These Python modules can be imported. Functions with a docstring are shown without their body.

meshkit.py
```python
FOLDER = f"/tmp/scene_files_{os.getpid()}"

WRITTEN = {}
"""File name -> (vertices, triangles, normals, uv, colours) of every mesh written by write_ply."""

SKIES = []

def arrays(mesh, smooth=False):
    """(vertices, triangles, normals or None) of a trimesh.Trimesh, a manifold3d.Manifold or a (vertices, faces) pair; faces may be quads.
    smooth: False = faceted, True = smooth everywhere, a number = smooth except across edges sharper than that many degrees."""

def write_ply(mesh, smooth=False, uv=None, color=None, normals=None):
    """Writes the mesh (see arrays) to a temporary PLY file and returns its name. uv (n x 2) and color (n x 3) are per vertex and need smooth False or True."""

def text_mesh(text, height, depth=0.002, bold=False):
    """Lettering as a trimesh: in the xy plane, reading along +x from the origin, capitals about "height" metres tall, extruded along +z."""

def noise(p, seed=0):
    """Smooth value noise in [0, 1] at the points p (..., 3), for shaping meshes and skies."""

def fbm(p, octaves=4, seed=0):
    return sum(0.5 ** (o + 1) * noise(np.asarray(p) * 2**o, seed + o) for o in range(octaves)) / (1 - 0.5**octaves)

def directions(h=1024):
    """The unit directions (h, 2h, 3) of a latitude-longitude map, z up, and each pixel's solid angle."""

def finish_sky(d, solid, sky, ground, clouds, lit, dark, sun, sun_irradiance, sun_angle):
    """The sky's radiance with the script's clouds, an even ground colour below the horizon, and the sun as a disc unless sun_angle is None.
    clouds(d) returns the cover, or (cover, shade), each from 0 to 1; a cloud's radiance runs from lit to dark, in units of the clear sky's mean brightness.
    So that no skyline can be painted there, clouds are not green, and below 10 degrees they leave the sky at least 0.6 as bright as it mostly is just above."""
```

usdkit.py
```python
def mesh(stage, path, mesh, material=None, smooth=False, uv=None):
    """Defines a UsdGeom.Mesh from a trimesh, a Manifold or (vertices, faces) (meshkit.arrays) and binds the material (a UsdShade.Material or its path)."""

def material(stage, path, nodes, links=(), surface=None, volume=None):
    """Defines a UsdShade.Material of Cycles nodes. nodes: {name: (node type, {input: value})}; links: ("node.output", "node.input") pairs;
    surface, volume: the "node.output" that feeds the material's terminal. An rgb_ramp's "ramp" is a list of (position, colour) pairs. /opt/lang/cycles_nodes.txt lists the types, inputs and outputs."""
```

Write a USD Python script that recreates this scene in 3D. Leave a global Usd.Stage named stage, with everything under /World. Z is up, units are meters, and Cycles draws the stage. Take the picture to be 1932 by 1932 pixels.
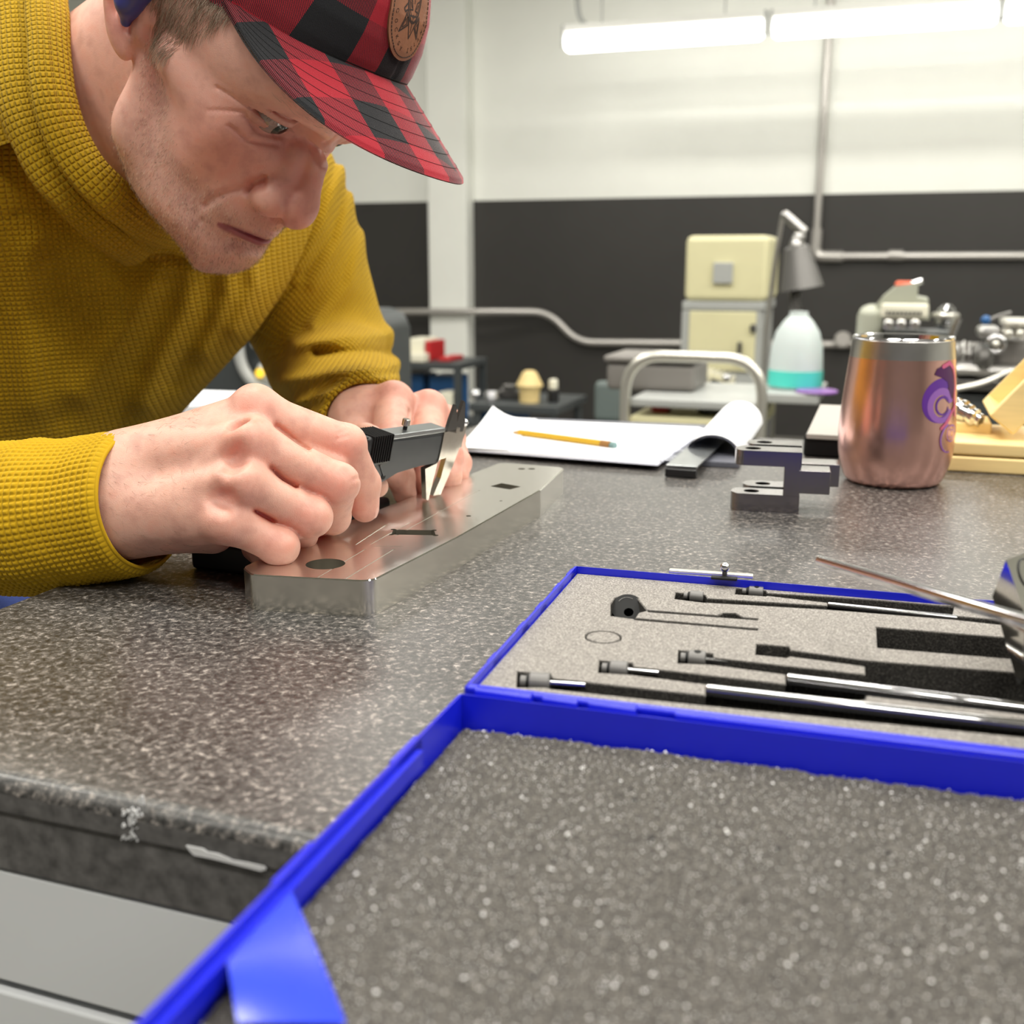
import math, random
import numpy as np, trimesh, manifold3d as m3, shapely
from shapely.geometry import Polygon, LineString, Point, box as sbox
from shapely import affinity
from scipy.spatial.transform import Rotation as SR
import usdkit, meshkit
from pxr import Usd, UsdGeom, UsdLux, UsdShade, Sdf, Gf, Vt

random.seed(7); RNG = np.random.default_rng(7)
stage = Usd.Stage.CreateInMemory()
UsdGeom.SetStageUpAxis(stage, 'Z'); UsdGeom.SetStageMetersPerUnit(stage, 1.0)
UsdGeom.Xform.Define(stage, '/World')

# ---------------------------------------------------------------- camera
FPX = 2050.0
YAW, PITCH = math.radians(19.5), math.radians(13.07)
CAM = np.array([0.0, 0.0, 1.075])
RT = np.array([math.cos(YAW), math.sin(YAW), 0.0])
HF = np.array([-math.sin(YAW), math.cos(YAW), 0.0])
FW = HF * math.cos(PITCH) - np.array([0, 0, math.sin(PITCH)])
UP = HF * math.sin(PITCH) + np.array([0, 0, math.cos(PITCH)])
cam = UsdGeom.Camera.Define(stage, '/World/camera')
M = np.eye(4); M[0, :3], M[1, :3], M[2, :3], M[3, :3] = RT, UP, -FW, CAM
cam.AddTransformOp().Set(Gf.Matrix4d(*M.ravel().tolist()))
cam.CreateHorizontalApertureAttr(36.0); cam.CreateVerticalApertureAttr(36.0)
cam.CreateFocalLengthAttr(36.0 * FPX / 1932)
cam.CreateClippingRangeAttr(Gf.Vec2f(0.02, 60))
cam.CreateFStopAttr(10.5); cam.CreateFocusDistanceAttr(0.57)
cam.CreateExposureAttr(0.29)

# ---------------------------------------------------------------- light: rows of ceiling fluorescents (fittings built in room part)
LAMP_W = 26.0
CEIL_Z = 3.3
CEILING_LAMPS = [(-1.0, -1.0), (0.7, -1.0), (2.4, -1.0)] + [(x, y) for y in (0.7, 2.6) for x in (-2.6, -0.6, 1.4, 3.4)] + [(-2.6, 4.6), (0.4, 4.6), (3.4, 4.6)]
for i, (x, y) in enumerate(CEILING_LAMPS):
    l = UsdLux.RectLight.Define(stage, '/World/ceiling_lamp_light_%03d' % i)
    l.AddTranslateOp().Set((x, y, CEIL_Z - 0.16))
    l.CreateWidthAttr(1.25); l.CreateHeightAttr(0.30)
    l.CreateIntensityAttr(LAMP_W); l.CreateColorAttr(Gf.Vec3f(1.0, 0.97, 0.89))
dome = UsdLux.DomeLight.Define(stage, '/World/sky'); dome.CreateIntensityAttr(0.25); dome.CreateColorAttr(Gf.Vec3f(1, 0.99, 0.96))


# ---------------------------------------------------------------- pixel helpers (photograph pixels -> points in the room)
def ray(px, py):
    return FW + (px - 966) / FPX * RT + (966 - py) / FPX * UP
def P(px, py, d):
    return CAM + ray(px, py) * d
def PZ(px, py, z):
    r = ray(px, py); return CAM + r * ((z - CAM[2]) / r[2])
def PY(px, py, y):
    r = ray(px, py); return CAM + r * ((y - CAM[1]) / r[1])
def proj(p):
    q = np.asarray(p) - CAM; d = q @ FW
    return np.stack([966 + FPX * (q @ RT) / d, 966 - FPX * (q @ UP) / d], -1), d
def V(*a): return np.array(a, float)
def unit(v): v = np.asarray(v, float); return v / np.linalg.norm(v)

# ---------------------------------------------------------------- scene helpers
COUNT = {}
def numbered(path):
    n = COUNT.get(path, 0); COUNT[path] = n + 1
    return path if n == 0 else '%s_%03d' % (path, n)
class Thing:
    pass
LOC = {}
def thing(name, label, cat, loc=(0, 0, 0), group=None, kind=None):
    p = numbered('/World/' + name)
    x = UsdGeom.Xform.Define(stage, p); x.AddTranslateOp().Set(Gf.Vec3d(*map(float, loc)))
    LOC[p] = np.asarray(loc, float)
    tag(x.GetPrim(), label, cat, group, kind); return p
def tag(prim, label=None, cat=None, group=None, kind=None):
    for k, v in (('label', label), ('category', cat), ('group', group), ('kind', kind)):
        if v: prim.SetCustomDataByKey(k, v)
def part(parent, name, mesh, mat, smooth=30, uv=None, label=None, kind=None, color=None):
    """mesh in room coordinates -> a Mesh prim under parent (itself a path), shifted to the thing's base."""
    p = numbered(parent + '/' + name)
    base = LOC.get(parent, np.zeros(3)); LOC[p] = base
    v, f = arr(mesh)
    pr = usdkit.mesh(stage, p, (v - base, f), MAT[mat], smooth=smooth, uv=uv)
    if color is not None:
        UsdGeom.PrimvarsAPI(pr).CreatePrimvar('tint', Sdf.ValueTypeNames.Color3fArray, 'vertex').Set(Vt.Vec3fArray.FromNumpy(np.asarray(color, np.float32)))
    tag(pr.GetPrim(), label, None, None, kind); return p
def solo(name, mesh, mat, label, cat, smooth=30, group=None, kind=None, uv=None):
    """a thing that is one mesh"""
    p = numbered('/World/' + name); v, f = arr(mesh)
    c = np.array([*(v.min(0)[:2] + v.max(0)[:2]) / 2, v[:, 2].min()])
    pr = usdkit.mesh(stage, p, (v - c, f), MAT[mat], smooth=smooth, uv=uv)
    UsdGeom.Xformable(pr).AddTranslateOp().Set(Gf.Vec3d(*c.tolist()))
    LOC[p] = c
    tag(pr.GetPrim(), label, cat, group, kind); return p
def curves(parent, name, pts, widths, mat, label=None, kind=None):
    """pts (n, k, 3) room coordinates"""
    p = numbered(parent + '/' + name); base = LOC.get(parent, np.zeros(3))
    n, k, _ = pts.shape
    c = UsdGeom.BasisCurves.Define(stage, p); c.CreateTypeAttr('linear')
    c.CreatePointsAttr(Vt.Vec3fArray.FromNumpy((pts - base).reshape(-1, 3).astype(np.float32)))
    c.CreateCurveVertexCountsAttr(Vt.IntArray.FromNumpy(np.full(n, k, np.int32)))
    c.CreateWidthsAttr(Vt.FloatArray.FromNumpy(np.tile(np.asarray(widths, np.float32), n))); c.SetWidthsInterpolation('vertex')
    UsdShade.MaterialBindingAPI.Apply(c.GetPrim()).Bind(MAT[mat])
    tag(c.GetPrim(), label, None, None, kind); return p
def struct(name, mesh, mat, smooth=False, label=None, cat=None):
    return solo(name, mesh, mat, label, cat, smooth, kind='structure')

# ---------------------------------------------------------------- mesh helpers
def arr(mesh):
    if hasattr(mesh, 'to_mesh'):
        m = mesh.to_mesh(); return np.array(m.vert_properties[:, :3], float), np.array(m.tri_verts, int)
    if isinstance(mesh, (tuple, list)) and len(mesh) == 2 and not hasattr(mesh[0], 'vertices') and not hasattr(mesh[0], 'to_mesh'):
        v, f = np.asarray(mesh[0], float), np.asarray(mesh[1], int)
        if f.shape[1] == 4: f = np.vstack([f[:, [0, 1, 2]], f[:, [0, 2, 3]]])
        return v, f
    if isinstance(mesh, (tuple, list)):
        return cat(*mesh)
    return np.array(mesh.vertices, float), np.array(mesh.faces, int)
def cat(*ms):
    vs, fs, n = [], [], 0
    for m in ms:
        v, f = arr(m); vs.append(v); fs.append(f + n); n += len(v)
    return np.vstack(vs), np.vstack(fs)
def xf(mesh, R=None, t=(0, 0, 0), s=1.0):
    v, f = arr(mesh); v = v * s
    if R is not None: v = v @ np.asarray(R).T
    return v + np.asarray(t, float), f
def rz(a): c, s = math.cos(a), math.sin(a); return np.array([[c, -s, 0], [s, c, 0], [0, 0, 1.0]])
def basis(z, x=None):
    """rotation whose columns are x, y, z"""
    z = unit(z); x = np.array([1.0, 0, 0]) if x is None else np.asarray(x, float)
    if abs(unit(x) @ z) > 0.95: x = np.array([0, 1.0, 0])
    x = unit(x - z * (x @ z)); return np.stack([x, np.cross(z, x), z], 1)
def rbox(sx, sy, sz, r=0.002, seg=12):
    """rounded box, centred in x and y, standing on z=0"""
    r = min(r, sx / 2.01, sy / 2.01, sz / 2.01)
    s = m3.Manifold.sphere(r, seg)
    return m3.Manifold.batch_hull([s.translate((a * (sx / 2 - r), b * (sy / 2 - r), c)) for a in (-1, 1) for b in (-1, 1) for c in (r, sz - r)])
def bx(x0, x1, y0, y1, z0, z1):
    return m3.Manifold.cube((x1 - x0, y1 - y0, z1 - z0)).translate((x0, y0, z0))
def rbx(x0, x1, y0, y1, z0, z1, r=0.002, seg=12):
    return rbox(x1 - x0, y1 - y0, z1 - z0, r, seg).translate(((x0 + x1) / 2, (y0 + y1) / 2, z0))
def lathe(profile, seg=64, cap=True):
    p = np.asarray(profile, float); n = len(p); a = np.arange(seg) * 2 * np.pi / seg
    v = np.stack([p[:, None, 0] * np.cos(a), p[:, None, 0] * np.sin(a), np.broadcast_to(p[:, None, 1], (n, seg))], -1).reshape(-1, 3)
    i, j = np.meshgrid(np.arange(n - 1), np.arange(seg), indexing='ij'); j2 = (j + 1) % seg
    f = np.stack([i * seg + j, i * seg + j2, (i + 1) * seg + j2, (i + 1) * seg + j], -1).reshape(-1, 4)
    return v, np.vstack([f[:, [0, 1, 2]], f[:, [0, 2, 3]]])
def cyl(a, b, r, r2=None, seg=24, bev=0.0):
    a, b = np.asarray(a, float), np.asarray(b, float); h = np.linalg.norm(b - a); r2 = r if r2 is None else r2
    pr = [(0, 0), (r - bev, 0), (r, bev), (r2, h - bev), (r2 - bev, h), (0, h)] if bev else [(0, 0), (r, 0), (r2, h), (0, h)]
    return xf(lathe(pr, seg), basis(b - a), a)
def tube(pts, r, seg=12, closed=False):
    p = np.asarray(pts, float); r = np.broadcast_to(r, (len(p),)).astype(float)
    t = np.gradient(p, axis=0)
    if closed: t = np.roll(p, -1, 0) - np.roll(p, 1, 0)
    t /= np.linalg.norm(t, axis=1, keepdims=True) + 1e-12
    x = np.array([0, 0, 1.0]) if abs(t[0, 2]) < 0.9 else np.array([1.0, 0, 0]); X = []
    for k in range(len(p)):
        x = unit(x - t[k] * (x @ t[k])); X.append(x)
    X = np.array(X); Y = np.cross(t, X); a = np.arange(seg) * 2 * np.pi / seg
    v = (p[:, None] + r[:, None, None] * (np.cos(a)[None, :, None] * X[:, None] + np.sin(a)[None, :, None] * Y[:, None])).reshape(-1, 3)
    n = len(p); m = n if closed else n - 1
    i, j = np.meshgrid(np.arange(m), np.arange(seg), indexing='ij'); j2, i2 = (j + 1) % seg, (i + 1) % n
    f = np.stack([i * seg + j, i * seg + j2, i2 * seg + j2, i2 * seg + j], -1).reshape(-1, 4)
    f = np.vstack([f[:, [0, 1, 2]], f[:, [0, 2, 3]]])
    if not closed:
        v = np.vstack([v, p[0], p[-1]]); k = np.arange(seg)
        f = np.vstack([f, np.stack([np.full(seg, n * seg), (k + 1) % seg, k], 1), np.stack([np.full(seg, n * seg + 1), (n - 1) * seg + k, (n - 1) * seg + (k + 1) % seg], 1)])
    return v, f
def smoothpath(pts, n=40, closed=False):
    from scipy.interpolate import CubicSpline
    p = np.asarray(pts, float)
    if closed: p = np.vstack([p, p[:1]])
    s = np.r_[0, np.cumsum(np.linalg.norm(np.diff(p, axis=0), axis=1))]
    c = CubicSpline(s, p, bc_type='periodic' if closed else 'natural')
    u = np.linspace(0, s[-1], n + (1 if closed else 0)); q = c(u)
    return q[:-1] if closed else q
def fillet(pts, r, n=6):
    """polyline with rounded corners"""
    p = [np.asarray(q, float) for q in pts]; out = [p[0]]
    for a, b, c in zip(p[:-2], p[1:-1], p[2:]):
        u, w = unit(a - b), unit(c - b); k = min(r, np.linalg.norm(a - b) * .49, np.linalg.norm(c - b) * .49)
        s, e = b + u * k, b + w * k
        out += [(1 - t) ** 2 * s + 2 * t * (1 - t) * b + t * t * e for t in np.linspace(0, 1, n)]
    return np.array(out + [p[-1]])
def cs(poly):
    polys = getattr(poly, 'geoms', [poly]); rings = []
    for g in polys:
        if g.is_empty: continue
        g = shapely.geometry.polygon.orient(g)
        rings += [np.array(g.exterior.coords)[:-1]] + [np.array(i.coords)[:-1] for i in g.interiors]
    return m3.CrossSection(rings, m3.FillRule.EvenOdd)
def ext(poly, z0, z1, cham=0.0):
    """extruded shapely polygon with a chamfered top edge"""
    if cham <= 0: return cs(poly).extrude(z1 - z0).translate((0, 0, z0))
    a = ext(poly, z0, z1 - cham)
    for k in range(3):
        a = a + ext(poly.buffer(-cham * (k + 1) / 3.5, join_style=2), z1 - cham * (1 - k / 3) - 1e-6, z1 - cham * (1 - (k + 1) / 3))
    return a
def rpoly(pts, r):
    return Polygon(pts).buffer(-r).buffer(2 * r).buffer(-r) if r else Polygon(pts)
def grid(fn, nu, nv):
    u, v = np.meshgrid(np.linspace(0, 1, nu), np.linspace(0, 1, nv), indexing='ij')
    p = fn(u.ravel(), v.ravel())
    i, j = np.meshgrid(np.arange(nu - 1), np.arange(nv - 1), indexing='ij')
    f = np.stack([i * nv + j, (i + 1) * nv + j, (i + 1) * nv + j + 1, i * nv + j + 1], -1).reshape(-1, 4)
    return (p, np.vstack([f[:, [0, 1, 2]], f[:, [0, 2, 3]]])), np.stack([u.ravel(), v.ravel()], 1)
def sphere(c, r, sub=2):
    m = trimesh.creation.icosphere(sub); return np.array(m.vertices) * np.asarray(r) + np.asarray(c), np.array(m.faces)
def text(s, h, origin, xdir, ydir, depth=0.0004, bold=False):
    v, f = arr(meshkit.text_mesh(s, h, depth, bold)); x, y = unit(xdir), unit(ydir); z = np.cross(x, y)
    return np.asarray(origin) + v @ np.stack([x, y, z]), f

# ---------------------------------------------------------------- materials
MAT = {}
def lin(c):
    c = np.asarray(c, float) / 255.0
    return tuple(np.where(c <= 0.04045, c / 12.92, ((c + 0.055) / 1.055) ** 2.4))
def mat(name, color, rough=0.5, metal=0.0, vary=0.0, vscale=30.0, bump=0.0, bscale=200.0, bdist=0.001, spec=0.5, stretch=None, detail=4, rvary=0.0, **extra):
    """principled material; colour varied by noise, noise bump"""
    nodes = {'p': ('principled_bsdf', dict(base_color=color, roughness=rough, metallic=metal, specular_ior_level=spec, **extra)), 'tc': ('texture_coordinate', {})}
    links = []
    src = 'tc.object'
    if stretch is not None:
        nodes['map'] = ('mapping', {'scale': stretch}); links.append((src, 'map.vector')); src = 'map.vector'
    if vary:
        nodes['n'] = ('noise_texture', {'scale': vscale, 'detail': detail, 'roughness': 0.6})
        c = np.asarray(color)
        nodes['r'] = ('rgb_ramp', {'ramp': [(0.28, tuple(np.clip(c * (1 - vary), 0, 1))), (0.72, tuple(np.clip(c * (1 + vary), 0, 1)))]})
        links += [(src, 'n.vector'), ('n.fac', 'r.fac'), ('r.color', 'p.base_color')]
    if rvary:
        nodes['n2'] = ('noise_texture', {'scale': vscale * .7, 'detail': 4})
        nodes['mr'] = ('map_range', {'from_min': .3, 'from_max': .7, 'to_min': max(0.02, rough - rvary), 'to_max': rough + rvary})
        links += [(src, 'n2.vector'), ('n2.fac', 'mr.value'), ('mr.result', 'p.roughness')]
    if bump:
        nodes['bn'] = ('noise_texture', {'scale': bscale, 'detail': 3})
        nodes['b'] = ('bump', {'strength': bump, 'distance': bdist})
        links += [(src, 'bn.vector'), ('bn.fac', 'b.height'), ('b.normal', 'p.normal')]
    MAT[name] = usdkit.material(stage, '/World/Looks/' + name, nodes, links, surface='p.BSDF'); return name
def raw(name, nodes, links, surface='p.BSDF'):
    MAT[name] = usdkit.material(stage, '/World/Looks/' + name, nodes, links, surface=surface); return name

mat('wall_white', lin((244, 245, 239)), 0.6, vary=0.02, vscale=3)
mat('wall_black', lin((52, 50, 48)), 0.5, vary=0.12, vscale=2.0, bump=0.15, bscale=60)
mat('wall_grey', lin((120, 120, 116)), 0.7)
mat('ceiling_white', lin((230, 230, 225)), 0.8)
mat('floor_grey', lin((120, 118, 112)), 0.45, vary=0.12, vscale=4)
mat('conduit', lin((196, 192, 188)), 0.35, 0.6)
mat('tube_white', lin((240, 240, 236)), 0.4)
raw('lamp_glow', {'e': ('emission', {'color': (1.0, 0.98, 0.90), 'strength': 7.0})}, [], 'e.emission')
raw('amber_glow', {'e': ('emission', {'color': (1.0, 0.62, 0.05), 'strength': 1.4})}, [], 'e.emission')
mat('blue_plastic', lin((14, 26, 196)), 0.33, vary=0.05, vscale=40, bump=0.05, bscale=300, bdist=.0004, spec=0.5)
mat('blue_film', lin((40, 62, 205)), 0.22, vary=0.08, vscale=60)
mat('steel_rod', lin((212, 212, 215)), 0.10, 1.0)
mat('steel_dark', lin((110, 108, 106)), 0.35, 0.9)
mat('steel_mirror', lin((205, 203, 196)), 0.06, 1.0)
mat('steel_side', lin((232, 229, 220)), 0.20, 1.0)
mat('steel_top', lin((226, 222, 216)), 0.25, 1.0)
mat('steel_grey', lin((190, 188, 186)), 0.30, 1.0, vary=0.05, vscale=90)
mat('steel_bright', lin((220, 217, 208)), 0.32, 0.85); mat('bracket_steel', lin((150, 145, 146)), 0.16, 1.0); mat('tray_grey', lin((164, 160, 154)), .5)
mat('caliper_steel', lin((205, 200, 190)), 0.22, 1.0, vary=0.06, vscale=200)
mat('knob_grey', lin((112, 110, 108)), 0.45, 0.2)
mat('black_plastic', lin((26, 26, 28)), 0.42, vary=0.1, vscale=200, bump=.08, bscale=900, bdist=.0003)
mat('dark_plastic', lin((62, 64, 66)), 0.40, vary=0.06, vscale=120)
mat('black_rubber', lin((13, 13, 14)), 0.6, spec=.3)
mat('paper', lin((238, 240, 246)), 0.8)
mat('paper_under', lin((205, 208, 224)), 0.8)
mat('print_grey', lin((190, 194, 204)), 0.8)
mat('board_grey', lin((98, 100, 110)), 0.45)
mat('clip_steel', lin((172, 176, 178)), 0.28, 0.9)
mat('pencil_yellow', lin((206, 166, 52)), 0.4)
mat('pencil_wood', lin((196, 160, 110)), 0.7)
mat('eraser', lin((120, 150, 150)), 0.7)
mat('pine', lin((234, 208, 146)), 0.5, vary=0.07, vscale=26, stretch=(.6, 8, 8))
mat('pine_dark', lin((150, 108, 56)), 0.6)
mat('copper_paint', lin((228, 180, 168)), 0.24, 0.95, vary=0.04, vscale=50, bump=.03, bscale=300, bdist=.0003)
mat('purple_print', lin((92, 44, 140)), 0.35)
mat('plum_print', lin((74, 26, 78)), 0.35)
mat('pink_print', lin((196, 92, 128)), 0.35)
mat('lilac_print', lin((140, 92, 170)), 0.35)
mat('cream_metal', lin((226, 220, 178)), 0.4, vary=0.03, vscale=8)
mat('grey_metal', lin((176, 178, 176)), 0.4)
mat('pale_green_metal', lin((178, 180, 164)), 0.42, vary=.05, vscale=9)
mat('label_white', lin((238, 234, 214)), 0.4)
mat('ink', lin((40, 40, 42)), 0.6)
mat('drawer_white', lin((206, 208, 210)), 0.35, vary=0.02, vscale=6)
mat('gap_grey', lin((150, 150, 148)), 0.6)
mat('bin_blue', lin((36, 92, 150)), 0.4)
mat('bin_grey', lin((128, 124, 120)), 0.5)
mat('dark_steel_paint', lin((66, 70, 72)), 0.45)
mat('chair_green', lin((96, 106, 104)), 0.6)
mat('red_paint', lin((190, 40, 44)), 0.4)
mat('olive_card', lin((150, 146, 70)), 0.7)
mat('orange_paint', lin((214, 92, 56)), 0.5)
mat('lamp_shade_grey', lin((118, 116, 114)), 0.35, 0.5)
mat('jeans_blue', lin((88, 108, 188)), 0.85, vary=0.08, vscale=300)
raw('jug_plastic', {'p': ('principled_bsdf', {'base_color': lin((236, 244, 244)), 'roughness': 0.35, 'transmission_weight': 0.35, 'ior': 1.2})}, [])
raw('cyan_fluid', {'p': ('principled_bsdf', {'base_color': lin((84, 214, 200)), 'roughness': 0.3})}, [])
# ================================================================ the room
WY = 6.9          # face of the back wall
DADO = PY(1300, 371, WY)[2]
XL, XR, YB = -6.5, 6.5, -4.0
struct('floor', bx(XL, XR, YB, WY + .2, -0.1, 0), 'floor_grey')
struct('ceiling', bx(XL, XR, YB, WY + .2, CEIL_Z + .3, CEIL_Z + .4), 'ceiling_white')
w = thing('wall_back', 'white back wall above a black painted dado', 'wall', (0, WY, 0), kind='structure')
part(w, 'upper_wall', bx(XL, XR, WY, WY + .2, DADO, CEIL_Z + .3), 'wall_white', False)
part(w, 'black_dado', bx(XL, XR, WY, WY + .2, 0, DADO), 'wall_black', False)
for nm, x in (('wall_left', XL - .1), ('wall_right', XR)):
    struct(nm, bx(x, x + .1, YB, WY + .2, 0, CEIL_Z + .3), 'wall_white')
struct('wall_front', bx(XL, XR, YB - .1, YB, 0, CEIL_Z + .3), 'wall_grey')
pl, pr_ = PY(808, 480, WY - .14)[0], PY(880, 480, WY - .14)[0]
struct('trim_1', rbx(pl, pr_, WY - .14, WY, 0, CEIL_Z + .3, .012), 'wall_white', 30, 'white square pillar standing against the back wall')
# conduits on the wall
CY = WY - .032
def cpath(px): return [PY(x, y, CY) for x, y in px]
rc = 0.0225
c = thing('conduit', 'grey conduit with an offset bend across the black dado, passing the white pillar', 'conduit', PY(1030, 588, CY))
part(c, 'pipe', tube(fillet([PY(690, 588, CY - .15), PY(800, 588, CY - .15), PY(895, 588, CY - .14), PY(1036, 588, CY - .05), PY(1088, 646, CY - .02), PY(1600, 650, CY), PY(1960, 655, CY)], .12), rc), 'conduit')
part(c, 'junction_fitting', cyl(PY(1590, 641, CY + .02), PY(1590, 641, CY - .07), .05, seg=20, bev=.01), 'conduit')
c = thing('conduit', 'conduit rising from the black dado up the white wall to the ceiling lights', 'conduit', PY(1540, 480, CY))
top = PY(1566, 20, CY); bot = PY(1538, 484, CY)
part(c, 'pipe', tube(fillet([bot + V(0, 0, 2.6), bot, PY(1960, 482, CY)], .05), rc), 'conduit')
part(c, 'elbow', tube(fillet([bot + V(0, 0, .16), bot, bot + V(.16, 0, 0)], .05), rc * 1.45), 'conduit')
part(c, 'coupling', cyl(PY(1690, 482, CY) - V(.04, 0, 0), PY(1690, 482, CY) + V(.04, 0, 0), rc * 1.35, seg=16), 'conduit')
# visible fluorescent fittings, a row parallel to the back wall
LY = 6.1
def lx(px, py): return PY(px, py, LY)
zc = lx(1255, 68)[2]
lamps = [(lx(1068, 85)[0], lx(1440, 60)[0]), (lx(1460, 50)[0], lx(1880, 30)[0]), (lx(1898, 20)[0], lx(1898, 20)[0] + 1.25)]
lab = ['leftmost glowing fluorescent ceiling light fitting, with a cord hanging to it', 'middle glowing fluorescent ceiling light fitting, in front of the vertical conduit', 'glowing fluorescent ceiling light fitting cut by the right edge of the picture']
for k, (a, b) in enumerate(lamps):
    t = thing('fluorescent_light', lab[k], 'ceiling light', ((a + b) / 2, LY, zc), group='hanging fluorescent fittings')
    r = 0.052
    part(t, 'diffuser_tube', tube([V(a, LY, zc), V(a + .02, LY, zc), V(b - .02, LY, zc), V(b, LY, zc)], [r * .75, r, r, r * .75], 20), 'lamp_glow')
    part(t, 'housing', rbx(a - .005, b + .005, LY - .045, LY + .045, zc + .045, zc + .085, .01), 'tube_white')
    part(t, 'end_bracket', rbx(a - .02, a + .0, LY - .03, LY + .03, zc - .03, zc + .09, .008), 'grey_metal')
    part(t, 'end_bracket', rbx(b, b + .02, LY - .03, LY + .03, zc - .03, zc + .09, .008), 'grey_metal')
    for x in (a + .2, b - .2):
        part(t, 'hanger_rod', cyl(V(x, LY, zc + .08), V(x, LY, CEIL_Z + .3), .004, seg=8), 'grey_metal')
    if k == 0:
        part(t, 'cord', tube(smoothpath([lx(1088, -40), lx(1090, 10), lx(1096, 36), lx(1118, 56)], 16), .014, 8), 'grey_metal')
# ================================================================ the workbench
TZ = 0.9
TX0, TX1 = -0.426, 1.75
TY0 = 0.5 * (PZ(0, 1462, TZ)[1] + PZ(600, 1600, TZ)[1]); TY1 = 1.107
TH = 0.036
def laminate(name, mscale):
    n = {'tc': ('texture_coordinate', {}), 'm': ('mapping', {'scale': (1, 1, 1)}),
         'n1': ('noise_texture', {'scale': 290.0, 'detail': 6, 'roughness': 0.72, 'distortion': .45}),
         'n2': ('noise_texture', {'scale': 45.0, 'detail': 3, 'roughness': 0.6}),
         'n3': ('noise_texture', {'scale': 620.0, 'detail': 2}),
         'r1': ('rgb_ramp', {'ramp': [(0.36, lin((30, 29, 29))), (0.48, lin((64, 62, 60))), (0.55, lin((92, 88, 85))), (0.62, lin((146, 138, 131))), (0.74, lin((200, 192, 184)))]}),
         'r2': ('rgb_ramp', {'ramp': [(0.3, (0.62, 0.62, 0.62)), (0.7, (1.0, 1.0, 1.0))]}),
         'x': ('mix_color', {'blend_type': 'multiply', 'fac': 1.0}),
         'mr': ('map_range', {'from_min': .3, 'from_max': .7, 'to_min': .34, 'to_max': .5}),
         'b': ('bump', {'strength': 0.22, 'distance': 0.0005}),
         'p': ('principled_bsdf', {'roughness': 0.34, 'specular_ior_level': 0.6, 'coat_weight': .35, 'coat_roughness': .28})}
    l = [('tc.object', 'm.vector'), ('m.vector', 'n1.vector'), ('m.vector', 'n2.vector'), ('m.vector', 'n3.vector'), ('n1.fac', 'r1.fac'), ('n2.fac', 'r2.fac'),
         ('r1.color', 'x.a'), ('r2.color', 'x.b'), ('x.result', 'p.base_color'), ('n1.fac', 'mr.value'), ('mr.result', 'p.roughness'), ('n3.fac', 'b.height'), ('b.normal', 'p.normal')]
    raw(name, n, l)
laminate('laminate', 1)
mat('laminate_face', lin((82, 80, 79)), 0.5, vary=0.55, vscale=150, detail=6, bump=.15, bscale=400, bdist=.0004)
mat('chip_white', lin((206, 206, 206)), 0.7, vary=.05)
bench = thing('workbench', 'long workbench with a dark speckled laminate top over white drawer fronts', 'workbench', ((TX0 + TX1) / 2, (TY0 + TY1) / 2, 0))
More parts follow.
